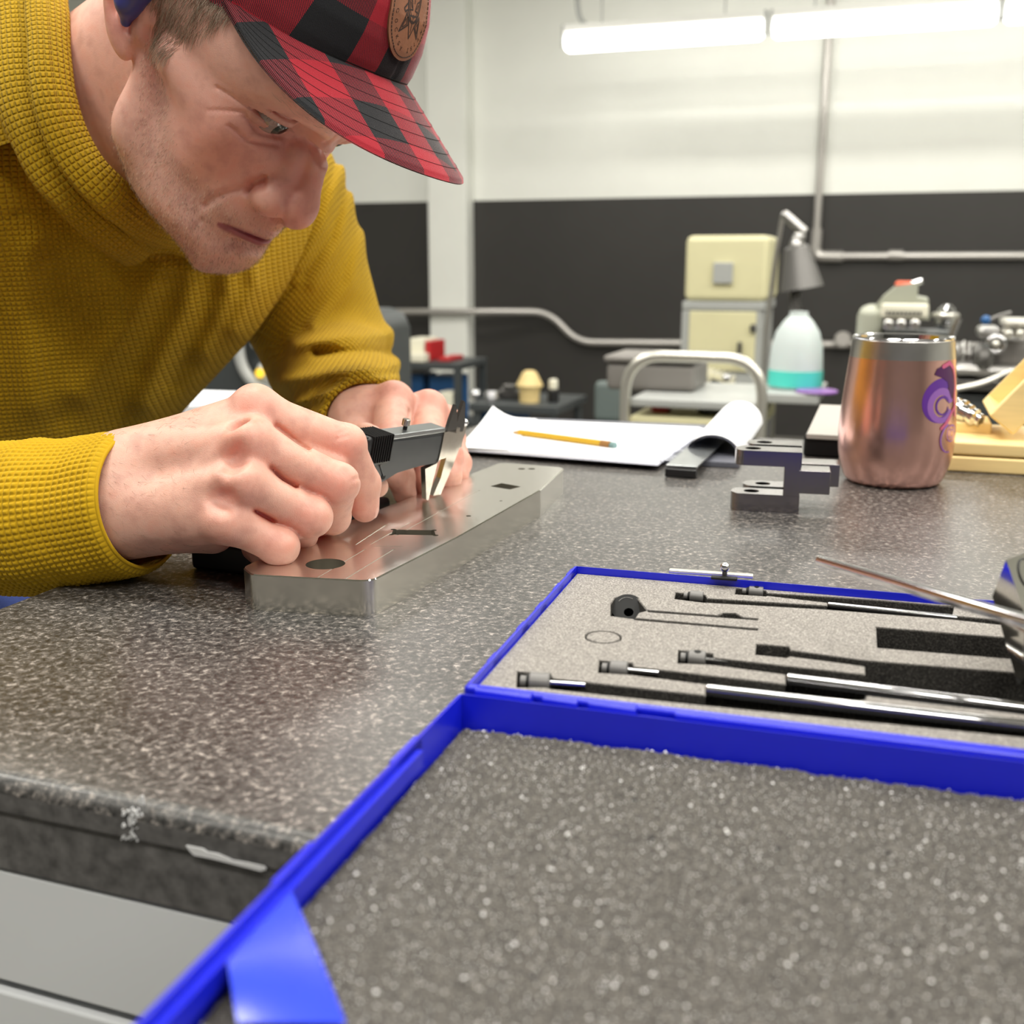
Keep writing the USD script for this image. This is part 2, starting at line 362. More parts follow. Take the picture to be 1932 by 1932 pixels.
# countertop: rounded front nosing swept along x
a = np.linspace(0, np.pi / 2, 8); R = .007; ZS = PY(353, 1606, TY0)[2]
prof = [(TY1, TZ - TH), (TY1, TZ)] + [(TY0 + R - R * math.sin(t), TZ - R + R * math.cos(t)) for t in a] + [(TY0, ZS + .0005), (TY0 + .0018, ZS - .0005), (TY0 + .0018, TZ - TH)]
ct = m3.CrossSection([np.array(prof)[::-1]], m3.FillRule.NonZero).extrude(TX1 - TX0)
v, f = arr(ct); v = np.stack([TX0 + v[:, 2], v[:, 0], v[:, 1]], 1)
top_f = []; v0 = v; n0 = np.cross(v[f[:, 1]] - v[f[:, 0]], v[f[:, 2]] - v[f[:, 0]])
up = n0[:, 2] > .3 * np.linalg.norm(n0, axis=1)
part(bench, 'countertop', (v, f[up]), 'laminate', 40)
part(bench, 'edge_band', (v, f[~up]), 'laminate_face', 40)
# chipped spots on the edge band
yf = TY0 + .0018
def facept(px, py, y): return PY(px, py, y)
def flake(pts, y, th=.0007):
    q = [PY(*p, y) for p in pts]; pg = Polygon([(p[0], p[2]) for p in q]).buffer(0)
    g = cat(*[ext(k, 0, th) for k in getattr(pg, 'geoms', [pg])]); vv, ff = arr(g)
    return np.stack([vv[:, 0], y - vv[:, 2], vv[:, 1]], 1), ff[:, ::-1]
part(bench, 'chipped_patch', flake([(353, 1594), (368, 1597), (384, 1600), (392, 1606), (410, 1609), (430, 1617), (440, 1622), (470, 1627), (500, 1634), (503, 1639), (494, 1642), (440, 1628), (400, 1618), (368, 1612), (360, 1604)], TY0 - .0001), 'chip_white', label='pale chip along the laminate seam')
fl = []
rg = np.random.default_rng(3)
for k in range(34):
    cx, cy = (250 + rg.normal(0, 9), 1538 + rg.normal(0, 11)) if k < 22 else (rg.uniform(228, 268), 1580 + rg.normal(0, 3))
    s = rg.uniform(1.2, 4.5) if k > 2 else 9
    a_ = np.sort(rg.uniform(0, 6.28, 7)); fl.append(flake([(cx + s * rg.uniform(.5, 1.1) * math.cos(t), cy + s * 1.1 * math.sin(t)) for t in a_], TY0 - .0001, .0005))
part(bench, 'chipped_speckles', cat(*fl), 'chip_white', label='scatter of pale chips on the laminate edge', kind='stuff')
# drawer fronts
dz1 = PY(0, 1632, TY0 + .004)[2]; dz2 = PY(0, 1846, TY0 + .004)[2]; dz3 = PY(0, 1866, TY0 + .004)[2]
yd = TY0 + .003
part(bench, 'carcass', bx(TX0 + .02, TX1 - .02, yd + .02, TY1 - .03, 0.02, TZ - TH - .0005), 'gap_grey', False)
part(bench, 'drawer_front', rbx(TX0 + .01, TX1 - .02, yd, yd + .019, dz2, dz1 - .0008, .0015), 'drawer_white')
part(bench, 'drawer_front', rbx(TX0 + .01, TX1 - .02, yd, yd + .019, dz2 - .33, dz3, .0015), 'drawer_white')
part(bench, 'plinth', bx(TX0 + .05, TX1 - .05, yd + .05, yd + .08, 0, .12), 'dark_steel_paint', False)

# ================================================================ milled steel plate
PT = .019
zt = TZ + PT
w2 = lambda px, py, z: PZ(px, py, z)[:2]
outl = [w2(*p, zt) for p in [(457, 1070), (474, 1084), (700, 1096), (863, 1013), (1020, 924), (1066, 882), (945, 872), (560, 1021)]]
oc = Polygon(outl)
o0, o1, o2 = [np.array(q) for q in (outl[1], outl[2], outl[3])]
lng = unit(o2 - o1)
oc = rpoly(outl, 0.0085)
cc, rr = w2(614, 1064, zt), .5 * np.linalg.norm(w2(577, 1064, zt) - w2(651, 1064, zt))
holes = [Point(cc).buffer(rr, 32)]
def dogbone(pts):
    q = [w2(*p, zt) for p in pts]; g = Polygon(q)
    for c_ in q: g = g.union(Point(c_).buffer(.0016, 8))
    return g
holes += [dogbone([(742, 999), (819, 1000.5), (822, 1010), (738, 1008.5)]), Polygon([w2(*p, zt) for p in [(925, 917.5), (946, 911.5), (983, 918), (962, 923.5)]])]
for px, py, r in ((884, 973.5, .0016), (945, 945, .001), (984, 884.5, .0027), (1003, 884.5, .0027)):
    holes.append(Point(w2(px, py, zt)).buffer(r, 12))
for h in holes: oc = oc.difference(h)
ring = np.array(shapely.geometry.polygon.orient(rpoly(outl, 0.0085)).exterior.coords)[:-1]
keep_ = np.linalg.norm(ring - np.roll(ring, 1, 0), axis=1) > 1e-5; ring = ring[keep_]
tg = np.roll(ring, -1, 0) - np.roll(ring, 1, 0); tg /= np.linalg.norm(tg, axis=1)[:, None]; inn = ring + np.stack([-tg[:, 1], tg[:, 0]], 1) * .0006
pm = ext(oc, TZ, zt - .0006) + ext(Polygon(inn).buffer(0).intersection(oc), zt - .0008, zt)
nR = len(ring); ri = np.arange(nR); rj = (ri + 1) % nR
bevel = (np.vstack([np.c_[ring, np.full(nR, zt - .0006)], np.c_[inn, np.full(nR, zt)]]), np.vstack([np.stack([ri, rj, rj + nR], 1), np.stack([ri, rj + nR, ri + nR], 1)]))
def groove(a_, b_, wd, dp):
    A, B = w2(*a_, zt), w2(*b_, zt); return ext(LineString([A, B]).buffer(wd / 2, cap_style=2), zt - dp, zt + .01)
for g in (groove((650, 1094), (745, 1036), .0012, .00025), groove((598, 1091), (690, 1036), .0009, .0002), groove((672, 1028), (730, 990), .0012, .00025), groove((705, 1030), (760, 1031), .0009, .0002),
          groove((745, 1012), (905, 925), .0010, .0002), groove((700, 1027), (775, 985), .0009, .0002)):
    pm = pm - g
plate = thing('steel_plate', 'thick milled steel plate with a round hole and slots, under the hands', 'metal plate', (*np.mean(outl, 0), TZ))
v, f = arr(pm)
n0 = np.cross(v[f[:, 1]] - v[f[:, 0]], v[f[:, 2]] - v[f[:, 0]]); n0 /= np.linalg.norm(n0, axis=1, keepdims=True) + 1e-12
up = n0[:, 2] > .9
part(plate, 'milled_top', (v, f[up]), 'steel_top', False)
part(plate, 'milled_side', (v, f[~up]), 'steel_side', 25)
part(plate, 'bevel', bevel, 'steel_mirror', 25)

# ================================================================ blue instrument case, open flat
CZ = TZ + .030                          # rim height
O = PZ(866, 1300, CZ)
ex = unit(unit(PZ(1932, 1421, CZ) - O) + unit(PZ(1875, 1136, CZ) - PZ(1080, 1067, CZ))); ex[2] = 0; ex = unit(ex); ey = np.array([-ex[1], ex[0], 0])
CR = np.stack([ex, ey, [0, 0, 1.0]], 1)
def cl(px, py, z=CZ):
    q = (PZ(px, py, z) - O) @ CR; return q[:2]
DEP = float(np.mean([cl(1080, 1066)[1], cl(1400, 1091)[1]])); LEN = .30; BH = .029
X0B = cl(1080, 1066)[0]
case = thing('instrument_case', 'open blue plastic instrument case with foam fitted in its base and lid', 'tool case', (*(O + CR @ V(LEN / 2, 0, 0))[:2], TZ))
def C(mesh):  # case-local -> room, z=0 on the bench
    v_, f_ = arr(mesh); return (v_ @ CR.T) + V(O[0], O[1], TZ), f_
def tray(x0, x1, y0, y1, z0, z1, t=.0022):
    return rbx(x0, x1, y0, y1, z0, z1, .002) - bx(x0 + t, x1 - t, y0 + t, y1 - t, z0 + t, z1 + .01)
part(case, 'base_tray', C(tray(0, LEN, .0035, DEP, 0, BH + .001)), 'blue_plastic')
LD = .215; LZ = .003; LT = math.radians(1.7)
def L(mesh):
    v_, f_ = arr(mesh); c_, s_ = math.cos(LT), math.sin(LT); y, z = v_[:, 1], v_[:, 2] - BH
    return C((np.stack([v_[:, 0], y * c_ + z * s_, BH - y * s_ + z * c_], 1), f_))
lid = tray(0, LEN, -LD, -.001, LZ, BH + .0005)
part(case, 'lid_tray', L(lid), 'blue_plastic')
# stepped rims and hinge knuckles
part(case, 'rim_step', C(bx(.0023, .0040, .006, DEP - .003, .0215, .0262)), 'blue_plastic')
part(case, 'rim_step', L(bx(.0023, .0045, -LD + .004, -.045, .0215, .0268)), 'blue_plastic')
for k, (a_, b_) in enumerate([(.006, .026), (.030, .042), (.046, .062), (.075, .19), (.194, .29)]):
    yy = .0012
    part(case, 'hinge_knuckle', C(xf(tube([V(a_, yy, BH), V(b_, yy, BH)], .0022 if k % 2 == 0 else .0017, 12))), 'blue_plastic')
# little latch lugs along the left rim
for fr in (.22, .45, .62, .80, .95):
    part(case, 'rim_lug', C(rbx(-.0004, .0022, DEP * fr - .005, DEP * fr + .005, .022, .0290, .0004)), 'blue_plastic')
for yv in (-.05, -.12):
    part(case, 'rim_lug', L(rbx(-.0004, .0022, yv - .010, yv + .010, .022, .0290, .0004)), 'blue_plastic')
# foam
def foam_mat(name, dark, mid, light, sc, bump, spark):
    n = {'tc': ('texture_coordinate', {}), 'v': ('voronoi_texture', {'scale': sc}) , 'n': ('noise_texture', {'scale': sc * .9, 'detail': 4, 'roughness': .7}),
         'r': ('rgb_ramp', {'ramp': [(0.30, dark), (0.5, mid), (0.66, light)]}), 'b': ('bump', {'strength': bump, 'distance': 0.0012}),
         'p': ('principled_bsdf', {'roughness': 0.8, 'specular_ior_level': spark})}
    l = [('tc.object', 'n.vector'), ('n.fac', 'r.fac'), ('r.color', 'p.base_color'), ('n.fac', 'b.height'), ('b.normal', 'p.normal')]
    del n['v']
    raw(name, n, l)
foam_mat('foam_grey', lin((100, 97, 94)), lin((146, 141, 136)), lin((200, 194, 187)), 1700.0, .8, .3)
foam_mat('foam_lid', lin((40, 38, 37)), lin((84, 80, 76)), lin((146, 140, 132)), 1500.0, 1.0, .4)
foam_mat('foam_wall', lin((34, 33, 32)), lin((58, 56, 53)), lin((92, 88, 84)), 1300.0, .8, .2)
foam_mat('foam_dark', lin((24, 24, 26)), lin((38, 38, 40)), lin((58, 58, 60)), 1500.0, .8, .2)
raw('foam_glint', {'p': ('principled_bsdf', {'base_color': (.95, .94, .92), 'roughness': .15, 'specular_ior_level': 1.0})}, [])
FZ = TZ + .0265
Pf = lambda pts: Polygon([cl(*p, FZ) for p in pts]).buffer(0)
H = [
 [(976, 1267), (1039, 1272), (1043, 1280), (1331, 1312), (1331, 1297), (1932, 1369), (1990, 1376), (1990, 1397), (1932, 1391), (1331, 1331), (1040, 1300), (1030, 1297), (974, 1297)],
 [(1405, 1330), (1484, 1336), (1480, 1342), (1440, 1340), (1412, 1334)],
 [(1131, 1246), (1193, 1251), (1196, 1258), (1482, 1291), (1482, 1273), (1634, 1292), (1634, 1320), (1600, 1322), (1482, 1309), (1397, 1299), (1190, 1273), (1128, 1269)],
 [(1280, 1227), (1345, 1233), (1347, 1241), (1480, 1256), (1634, 1273), (1634, 1290), (1480, 1272), (1342, 1254), (1278, 1251)],
 [(1427, 1215), (1489, 1220), (1492, 1227), (1640, 1247), (1640, 1258), (1490, 1238), (1484, 1241), (1425, 1235)],
 [(1632, 1246), (1905, 1268), (1990, 1276), (1990, 1355), (1932, 1348), (1632, 1312)],
 [(1653, 1183), (1900, 1203), (1990, 1210), (1990, 1251), (1908, 1243), (1655, 1222)],
 [(1275, 1118), (1331, 1123), (1335, 1129), (1561, 1143), (1561, 1137), (1800, 1162), (1890, 1170), (1890, 1179), (1800, 1169), (1561, 1150), (1335, 1137), (1329, 1137), (1272, 1130)],
 [(1389, 1110), (1444, 1114), (1448, 1119), (1561, 1126), (1783, 1141), (1800, 1144), (1797, 1160), (1561, 1137), (1448, 1124), (1444, 1125), (1386, 1121)],
 [(1222, 1151), (1430, 1167), (1430, 1170), (1222, 1154.5)], [(1197, 1166), (1430, 1186), (1430, 1189.5), (1197, 1169.5)],
 [(1152, 1140), (1160, 1128), (1180, 1124), (1203, 1130), (1221, 1152), (1205, 1156), (1197, 1168), (1152, 1162)],
 [(1353, 1161), (1366, 1156.5), (1388, 1157), (1404, 1166)],
]
fp = sbox(.0025, .0042, LEN - .0025, DEP - .0025)
pocket = shapely.union_all([Pf(h) for h in H]).intersection(sbox(.006, .006, LEN - .003, DEP - .0045))
# the two-tongue slot 3/4: keep the foam tongue between
cir = cl(1138, 1202, FZ); cr = .5 * abs(cl(1102, 1202, FZ)[0] - cl(1174, 1202, FZ)[0])
ring = Point(cir).buffer(cr, 32).difference(Point(cir).buffer(cr - .0006, 32))
foam = fp.difference(pocket).difference(ring)
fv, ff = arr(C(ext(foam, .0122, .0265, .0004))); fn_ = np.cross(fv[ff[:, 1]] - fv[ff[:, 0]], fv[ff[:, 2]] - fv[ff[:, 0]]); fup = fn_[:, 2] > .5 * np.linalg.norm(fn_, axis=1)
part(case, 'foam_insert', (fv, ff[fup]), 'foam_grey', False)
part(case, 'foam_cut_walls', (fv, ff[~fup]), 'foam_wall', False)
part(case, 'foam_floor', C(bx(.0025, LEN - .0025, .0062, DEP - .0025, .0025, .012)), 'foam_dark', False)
# lid foam: uneven surface with real bumps
def lf(u, v_):
    x = .0026 + u * (LEN - .0052); y = -LD + .0025 + v_ * (LD - .0062)
    z = .0185 + .0010 * (meshkit.fbm(np.stack([x * 200, y * 200, 0 * x], -1), 3, 5) - .5) + .0011 * (meshkit.noise(np.stack([x * 1300, y * 1300, 0 * x], -1), 9) - .5)
    e = np.minimum(np.minimum(u, 1 - u) * LEN, np.minimum(v_, 1 - v_) * LD)
    return np.stack([x, y, z - np.clip(.002 - e, 0, .002)], 1)
g, _ = grid(lf, 420, 300)
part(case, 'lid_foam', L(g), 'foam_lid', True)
# tiny glinting cell walls standing on the foam
rg = np.random.default_rng(11); pts = rg.uniform([.004, -LD + .004], [LEN - .004, -.005], (14000, 2))
uu = (pts[:, 0] - .0026) / (LEN - .0052); vv = (pts[:, 1] + LD - .0025) / (LD - .0062)
base = lf(uu, vv)
ico = trimesh.creation.icosphere(0); s = rg.uniform(.00005, .00026, len(base)) * (1 + 1.2 * (rg.uniform(0, 1, len(base)) > .95))
q = (base + V(0, 0, .00015))[:, None] + ico.vertices[None] * s[:, None, None] * V(1, 1, .8); nI = len(ico.vertices)
part(case, 'foam_cell_glints', L((q.reshape(-1, 3), (ico.faces[None] + (np.arange(len(base)) * nI)[:, None, None]).reshape(-1, 3))), 'foam_glint', True, kind='stuff')
holes_ = rg.uniform([.01, -LD + .01], [LEN - .01, -.02], (46, 2)); hb_ = lf((holes_[:, 0] - .0026) / (LEN - .0052), (holes_[:, 1] + LD - .0025) / (LD - .0062))
part(case, 'foam_pits', L(cat(*[sphere(b_ + V(0, 0, .0001), (r_, r_ * .8, .0003), 1) for b_, r_ in zip(hb_, rg.uniform(.0003, .0011, 46))])), 'foam_dark', True, kind='stuff')
# blue film tab lying over the lid's rim
tp = [cl(545, 1712, CZ - .006), cl(426, 1835, CZ - .006), cl(452, 1990, CZ - .010), cl(655, 1990, CZ - .010)]
tz_ = [.0268, .0268, .0225, .0225]
def tabf(u, v_):
    A = [V(*tp[k], tz_[k]) for k in range(4)]
    u, v_ = u[:, None], v_[:, None]
    p = (1 - u) * ((1 - v_) * A[0] + v_ * A[1]) + u * ((1 - v_) * A[3] + v_ * A[2]); p[:, 2] += .001 * np.sin(u[:, 0] * 3)
    return p
g, _ = grid(tabf, 12, 8); gv, gf = arr(g)
part(case, 'lid_tab', L((np.vstack([gv, gv - V(0, 0, .0007)]), np.vstack([gf, gf[:, ::-1] + len(gv)]))), 'blue_film', True, label='flat blue tab folded over the edge of the lid')

# ---- tools in the foam
def CP(px, py, zz): return C((np.array([[*cl(px, py, TZ + zz), zz]]), np.zeros((0, 3), int)))[0][0]
def contact_point(label, a_, b_, r, hole):
    """grey cylindrical tip with a collar and a thin shank, lying along the slot"""
    A, B = CP(*a_, .0252), CP(*b_, .0252); d = unit(B - A); L = np.linalg.norm(B - A)
    t = thing('gauge_tip', label, 'gauge part', A - V(0, 0, r), group='gauge tips in the foam')
    part(t, 'tip_end', cyl(A, A + d * L * .22, r * .62, seg=24, bev=.0002), 'knob_grey')
    part(t, 'dark_ring', cyl(A + d * L * .22, A + d * L * .32, r * .8, seg=24), 'black_rubber')
    body = cyl(A + d * L * .32, B, r, seg=28, bev=.0003)
    part(t, 'tip_body', body, 'knob_grey')
    part(t, 'shank', cyl(B, B + d * L * 1.2, r * .28, seg=12), 'steel_rod')
    if hole:
        m_ = A + d * L * .68 + V(0, 0, r * .97)
        part(t, 'cross_hole', cyl(m_ - V(0, 0, r * .15), m_ + V(0, 0, .0001), r * .45, seg=16), 'black_rubber')
contact_point('grey gauge tip lying in the slot nearest the blue hinge', (982, 1286), (1037, 1289), .0038, False)
contact_point('grey gauge tip in the second slot from the hinge', (1136, 1261), (1184, 1265), .0034, False)
contact_point('grey gauge tip with a cross hole in the third slot from the hinge', (1284, 1241), (1331, 1245), .0033, True)
contact_point('small grey gauge tip in the second slot from the back edge of the case', (1290, 1124), (1327, 1127), .0026, False)
contact_point('small grey gauge tip with a cross hole, nearest the back of the case', (1400, 1115), (1440, 1118), .0026, True)
def rod(label, a_, b_, r, z_=.026):
    A, B = CP(*a_, z_), CP(*b_, z_)
    t = thing('steel_rod', label, 'rod', (A + B) / 2 - V(0, 0, r), group='bright rods in the case')
    part(t, 'shaft', cyl(A, B, r, seg=32, bev=.0002), 'steel_rod')
rod('bright steel rod lying in the slot nearest the blue hinge', (1333, 1302), (1990, 1377), .0022)
rod('bright steel rod in the second slot from the hinge', (1485, 1281), (1990, 1344), .0021)
rod('thin bright steel rod in a slot near the back of the case', (1562, 1141), (1806, 1166), .0012)
# black ring lever
A = CP(1184, 1150, .022)
t = thing('ring_handle', 'black ring handle standing in a round pocket of the foam', 'tool', A - V(0, 0, .008))
tilt = SR.from_euler('xyz', [38, -10, 20], degrees=True).as_matrix()
disc = m3.CrossSection.circle(.0072, 48).extrude(.0016) - m3.Manifold.cylinder(.01, .0022, .0022, 24).translate((0, -.0025, -.002))
part(t, 'ring', xf(disc, CR @ tilt, A), 'black_rubber', 30)
part(t, 'groove_line', xf(tube([V(.0042 * math.cos(k), .0012 + .0042 * math.sin(k), .00165) for k in np.linspace(.7, 2.4, 14)], .00018, 6), CR @ tilt, A), 'knob_grey')
# clasp with ball on the back rim
A, B = CP(1262, 1081, .0295), CP(1421, 1092, .0295)
t = thing('clasp', 'silver clasp strip with a small ball knob on the back rim of the blue case', 'clasp', (A + B) / 2)
d = unit(B - A); n_ = np.cross([0, 0, 1], d)
part(t, 'strip', xf(rbox(np.linalg.norm(B - A), .0035, .0018, .0005), np.stack([d, n_, [0, 0, 1.0]], 1), (A + B) / 2 + V(0, 0, .0003)), 'steel_bright')
K = CP(1367, 1088, .031)
part(t, 'base', xf(rbox(.012, .004, .0013, .0005), np.stack([d, n_, [0, 0, 1.0]], 1), K - V(0, 0, .0005) - n_ * .0028), 'black_rubber')
part(t, 'stem', cyl(K, K + V(0, 0, .0035), .0012, seg=14), 'steel_dark')
part(t, 'ball', sphere(K + V(0, 0, .0046), .0023, 3), 'steel_rod', True)

# ---- polished square block with a projecting rod, resting over the case's right end
DB = .365
b_bot = PZ(1921, 1294, FZ + .0005); ax = unit(CR @ V(.57, .82, 0.0))
def onend(px, py): r = ray(px, py); return CAM + r * (((b_bot - CAM) @ ax) / (r @ ax))
b_top, b_left = onend(1898, 1056), onend(1872, 1126)
b_right = onend(1962, 1240)
t = thing('steel_block', 'polished steel block at the right edge with an engraved mark and a rod sticking out', 'steel block', (*((b_top + b_bot) / 2)[:2] , b_bot[2]))
end = np.array([b_top, b_left, b_bot, b_right]); far = end + ax * .045
v = np.vstack([end, far]); f = [[0, 1, 2], [0, 2, 3], [4, 6, 5], [4, 7, 6]]
for k in range(4):
    j = (k + 1) % 4; f += [[k, j + 4, j], [k, k + 4, j + 4]]
f = np.array(f); mm = trimesh.Trimesh(v, f, process=False); mm.fix_normals()
part(t, 'block', (mm.vertices, mm.faces), 'steel_mirror', False)
# engraved mark on the bright upper face
fx = ax; fyv = unit((b_right - b_top)); fn = unit(np.cross(fx, fyv)); fn = fn if fn[2] > 0 else -fn
mc = b_top + fx * .010 + fyv * .007 + fn * .0002
arcs = [tube([mc + .0055 * math.cos(k) * fx * .9 - .0055 * math.sin(k) * fyv for k in np.linspace(1.2, 3.9, 18)], .0003, 6), tube([mc + .0015 * fx + V(0, 0, 0) + p_ for p_ in (.003 * fyv, -.0025 * fyv - .0005 * fx, -.0025 * fyv + .003 * fx)], .0003, 6), tube([mc + .0030 * fx + .003 * fyv, mc + .0030 * fx - .001 * fyv], .0003, 6)]
part(t, 'engraved_mark', cat(*arcs), 'ink', True)
ra, rb = P(1547, 1058, .432), P(2070, 1212, .300)
part(t, 'projecting_rod', cyl(ra, rb, .0022, seg=32, bev=.0003), 'steel_rod', label='bright rod slanting over the foam in front of the block')
part(t, 'rod_clamp', xf(rbox(.012, .05, .02, .002), basis(V(0, 0, 1), unit(rb - ra)), rb - unit(rb - ra) * .012 - V(0, 0, .010) + unit(np.cross([0, 0, 1], rb - ra)) * .016), 'steel_dark')

# ================================================================ clipboard with papers, pencil
def tbl(px, py, z=0.0): return PZ(px, py, TZ + z)
qb = [tbl(*p) for p in [(858, 851), (1240, 883), (1380, 880), (1408, 812), (1250, 806), (925, 788), (868, 818)]]
bpoly = Polygon([p[:2] for p in [tbl(856, 855), tbl(1395, 884), tbl(1418, 812), tbl(928, 793)]])
t = thing('clipboard', 'grey clipboard holding a stack of white papers, the top sheets rolled back over its clip', 'clipboard', (*np.array(bpoly.centroid.coords[0]), TZ))
part(t, 'board', ext(bpoly.buffer(-.004).buffer(.004), TZ + .0005, TZ + .0045, .0008), 'board_grey')
pA = [tbl(862, 848, .006), tbl(1245, 876, .006), tbl(1330, 808, .006), tbl(930, 790, .006)]
ppoly = Polygon([p[:2] for p in pA])
for k in range(4):
    pg = affinity.rotate(ppoly.buffer(-.0012 * k), (k - 1.5) * .5, 'centroid')
    part(t, 'sheet', ext(pg, TZ + .0047 + .0007 * k, TZ + .0052 + .0007 * k), 'paper' if k else 'paper_under', False)
# curled upper-left corner sheet
cv = [V(*pA[0][:2], 0), V(*pA[3][:2], 0)]
cA, cB = pA[3], pA[0]
du = unit(pA[2] - pA[3]); 
def curl(u, v_):
    base_ = cA + (cB - cA) * v_[:, None]; L = .05 * u
    up_ = .012 * (1 - v_) ** 2 * np.clip(1 - u * 1.6, 0, 1) ** 2
    return base_ + du * L[:, None] + V(0, 0, 1) * (up_ + .0022)[:, None]
g, _ = grid(curl, 14, 12); gv, gf = arr(g)
part(t, 'curled_corner', (np.vstack([gv, gv - V(0, 0, .0003)]), np.vstack([gf, gf[:, ::-1] + len(gv)])), 'paper', True)
# faint print
ux, uy = unit(pA[1] - pA[0]), unit(pA[3] - pA[0])
pr_ = []
rg = np.random.default_rng(5)
for k in range(9):
    o_ = pA[0] + ux * (.185 + .007 * (k % 3)) + uy * (.012 + .011 * k) ; o_[2] = TZ + .0076
    pr_.append(xf(bx(0, rg.uniform(.008, .022), 0, .003, 0, .0001), np.stack([ux, uy, [0, 0, 1]], 1), o_))
part(t, 'faint_print', cat(*pr_), 'print_grey', False)
# clip plate and rolled sheets
k0, k1 = tbl(1256, 881, .008), tbl(1345, 808, .008)
d = unit(k1 - k0); d[2] = 0; n_ = np.cross(d, [0, 0, 1])
wv = n_ * .026
part(t, 'clip_plate', xf(rbox(.026, np.linalg.norm(k1 - k0), .0022, .0008), np.stack([n_, d, [0, 0, 1.0]], 1), (k0 + k1) / 2 + n_ * .013 + V(0, 0, 0)), 'clip_steel')
part(t, 'clip_lip', xf(rbox(.026, .007, .007, .001), np.stack([n_, d, [0, 0, 1.0]], 1), k0 + n_ * .013 - V(0, 0, .0075)), 'black_plastic')
r0, r1 = tbl(1345, 868, .0), tbl(1395, 806, .0)
rd = unit(r1 - r0); rd[2] = 0; rn = np.cross(rd, [0, 0, 1]); Lr = np.linalg.norm((r1 - r0)[:2])
def roll(u, v_, off=0.0):
    s_ = v_ * 1.06
    an_ = np.pi * (1 - s_) * 1.0
    rx = .024 - off; rzz = .019 - off + .004 * u
    y = rx * np.cos(an_ * -1 + np.pi) * 1.0; z = np.clip(rzz * np.sin(an_), 0, None)
    y = -rx * np.cos(an_); y = rx * np.cos(np.pi - an_)
    return r0[None] - rd * .003 + rd * (u * (Lr + .006))[:, None] + rn * (-rx * np.cos(np.pi - an_) * -1)[:, None] * 1 + V(0, 0, 1) * (z + .0045)[:, None]
for k in range(3):
    g, _ = grid(lambda u, v_: roll(u, v_, .0009 * k), 16, 40); gv, gf = arr(g)
    gc = r0 + V(0, 0, .004); ax_ = rd
    rel = gv - gc; rel = rel - np.outer(rel @ rd, rd); nn_ = rel / (np.linalg.norm(rel, axis=1, keepdims=True) + 1e-9)
    part(t, 'rolled_sheet', (np.vstack([gv, gv - nn_ * .0004]), np.vstack([gf, gf[:, ::-1] + len(gv)])), 'paper' if k == 0 else 'paper_under', True)
# pencil
pa, pb = tbl(966, 815, .0095), tbl(1162, 841, .0095)
d = unit(pb - pa)
t = thing('pencil', 'yellow pencil lying on the white papers', 'pencil', (pa + pb) / 2 - V(0, 0, .0035))
part(t, 'shaft', cyl(pa + d * .010, pb - d * .016, .0036, seg=6), 'pencil_yellow', False)
part(t, 'sharpened_tip', cyl(pa + d * .010, pa + d * .002, .0034, .0008, seg=12), 'pencil_wood')
part(t, 'lead', cyl(pa + d * .002, pa, .0008, .0002, seg=8), 'ink')
part(t, 'ferrule', cyl(pb - d * .016, pb - d * .006, .0037, seg=16), 'pine_dark')
part(t, 'eraser', cyl(pb - d * .006, pb, .0033, seg=16, bev=.0008), 'eraser')

# ================================================================ machined bracket
zb = TZ
def upright(pts, y0, y1, cut=None):
    """polygon in (x along u, z) extruded along v"""
    pass
A = PZ(1377, 963, TZ); B = PZ(1507, 970, TZ)
bu = unit(B - A); bv = np.cross([0, 0, 1], bu); d0 = (A - CAM) @ FW
mpp = d0 / FPX
def bk(px, py):
    """pixel on the front face of the bracket -> (u, z)"""
    r = ray(px, py); tt = ((A - CAM) @ bv) / (r @ bv); q = CAM + r * tt; return ((q - A) @ bu, q[2] - TZ)
BR = np.stack([bu, bv, [0, 0, 1.0]], 1)
def Bm(mesh): v_, f_ = arr(mesh); return v_ @ BR.T + A, f_
def slab(u0, u1, v0, v1, z0, z1, rl=0.0, hole=None):
    p = sbox(u0, v0, u1, v1)
    if rl: p = shapely.union_all([sbox(u0 + rl, v0, u1, v1), affinity.scale(Point(0, 0).buffer(1, 24), rl, (v1 - v0) / 2).__class__(affinity.translate(affinity.scale(Point(0, 0).buffer(1, 24), rl, (v1 - v0) / 2), u0 + rl, (v0 + v1) / 2))])
    if hole: p = p.difference(Point(hole[0], hole[1]).buffer(hole[2], 20))
    return ext(p, z0, z1, .0005)
uL, zT = bk(1386, 849); uR = bk(1514, 856)[0]; zU0 = bk(1386, 877)[1]; zL1 = bk(1480, 935)[1]; uW = bk(1479, 900)[0]; uS = bk(1568, 890)[0]; zS1, zS0 = bk(1540, 889)[1], bk(1540, 933)[1]
Dp = .022; uLL = bk(1377, 940)[0]
for k, vo in enumerate((0.0, .029)):
    nm = ['front one of two machined steel brackets with holed arms, beside the tumbler', 'rear one of two machined steel brackets, half hidden by the front bracket'][k]
    t = thing('machined_bracket', nm, 'machined part', A + bv * vo + bu * uR / 2, group=None)
    so = vo * .25
    part(t, 'upper_arm', Bm(slab(uL + so, uR, vo, vo + Dp, zU0, zT, .007, ((uL + .0125) + so, vo + Dp / 2, .0052))), 'bracket_steel')
    part(t, 'lower_arm', Bm(slab(uLL + so, uR - .0002, vo, vo + Dp, 0, zL1, .007, (uLL + .0145 + so, vo + Dp / 2, .0052))), 'bracket_steel')
    part(t, 'web', Bm(rbx(uW, uR - .0004, vo + .0003, vo + Dp - .0003, .0005, zT - .0004, .0006)), 'bracket_steel')
    part(t, 'side_lug', Bm(rbx(uR - .002, uS + so, vo + .0002, vo + Dp - .0004, zS0, zS1, .0006)), 'bracket_steel')

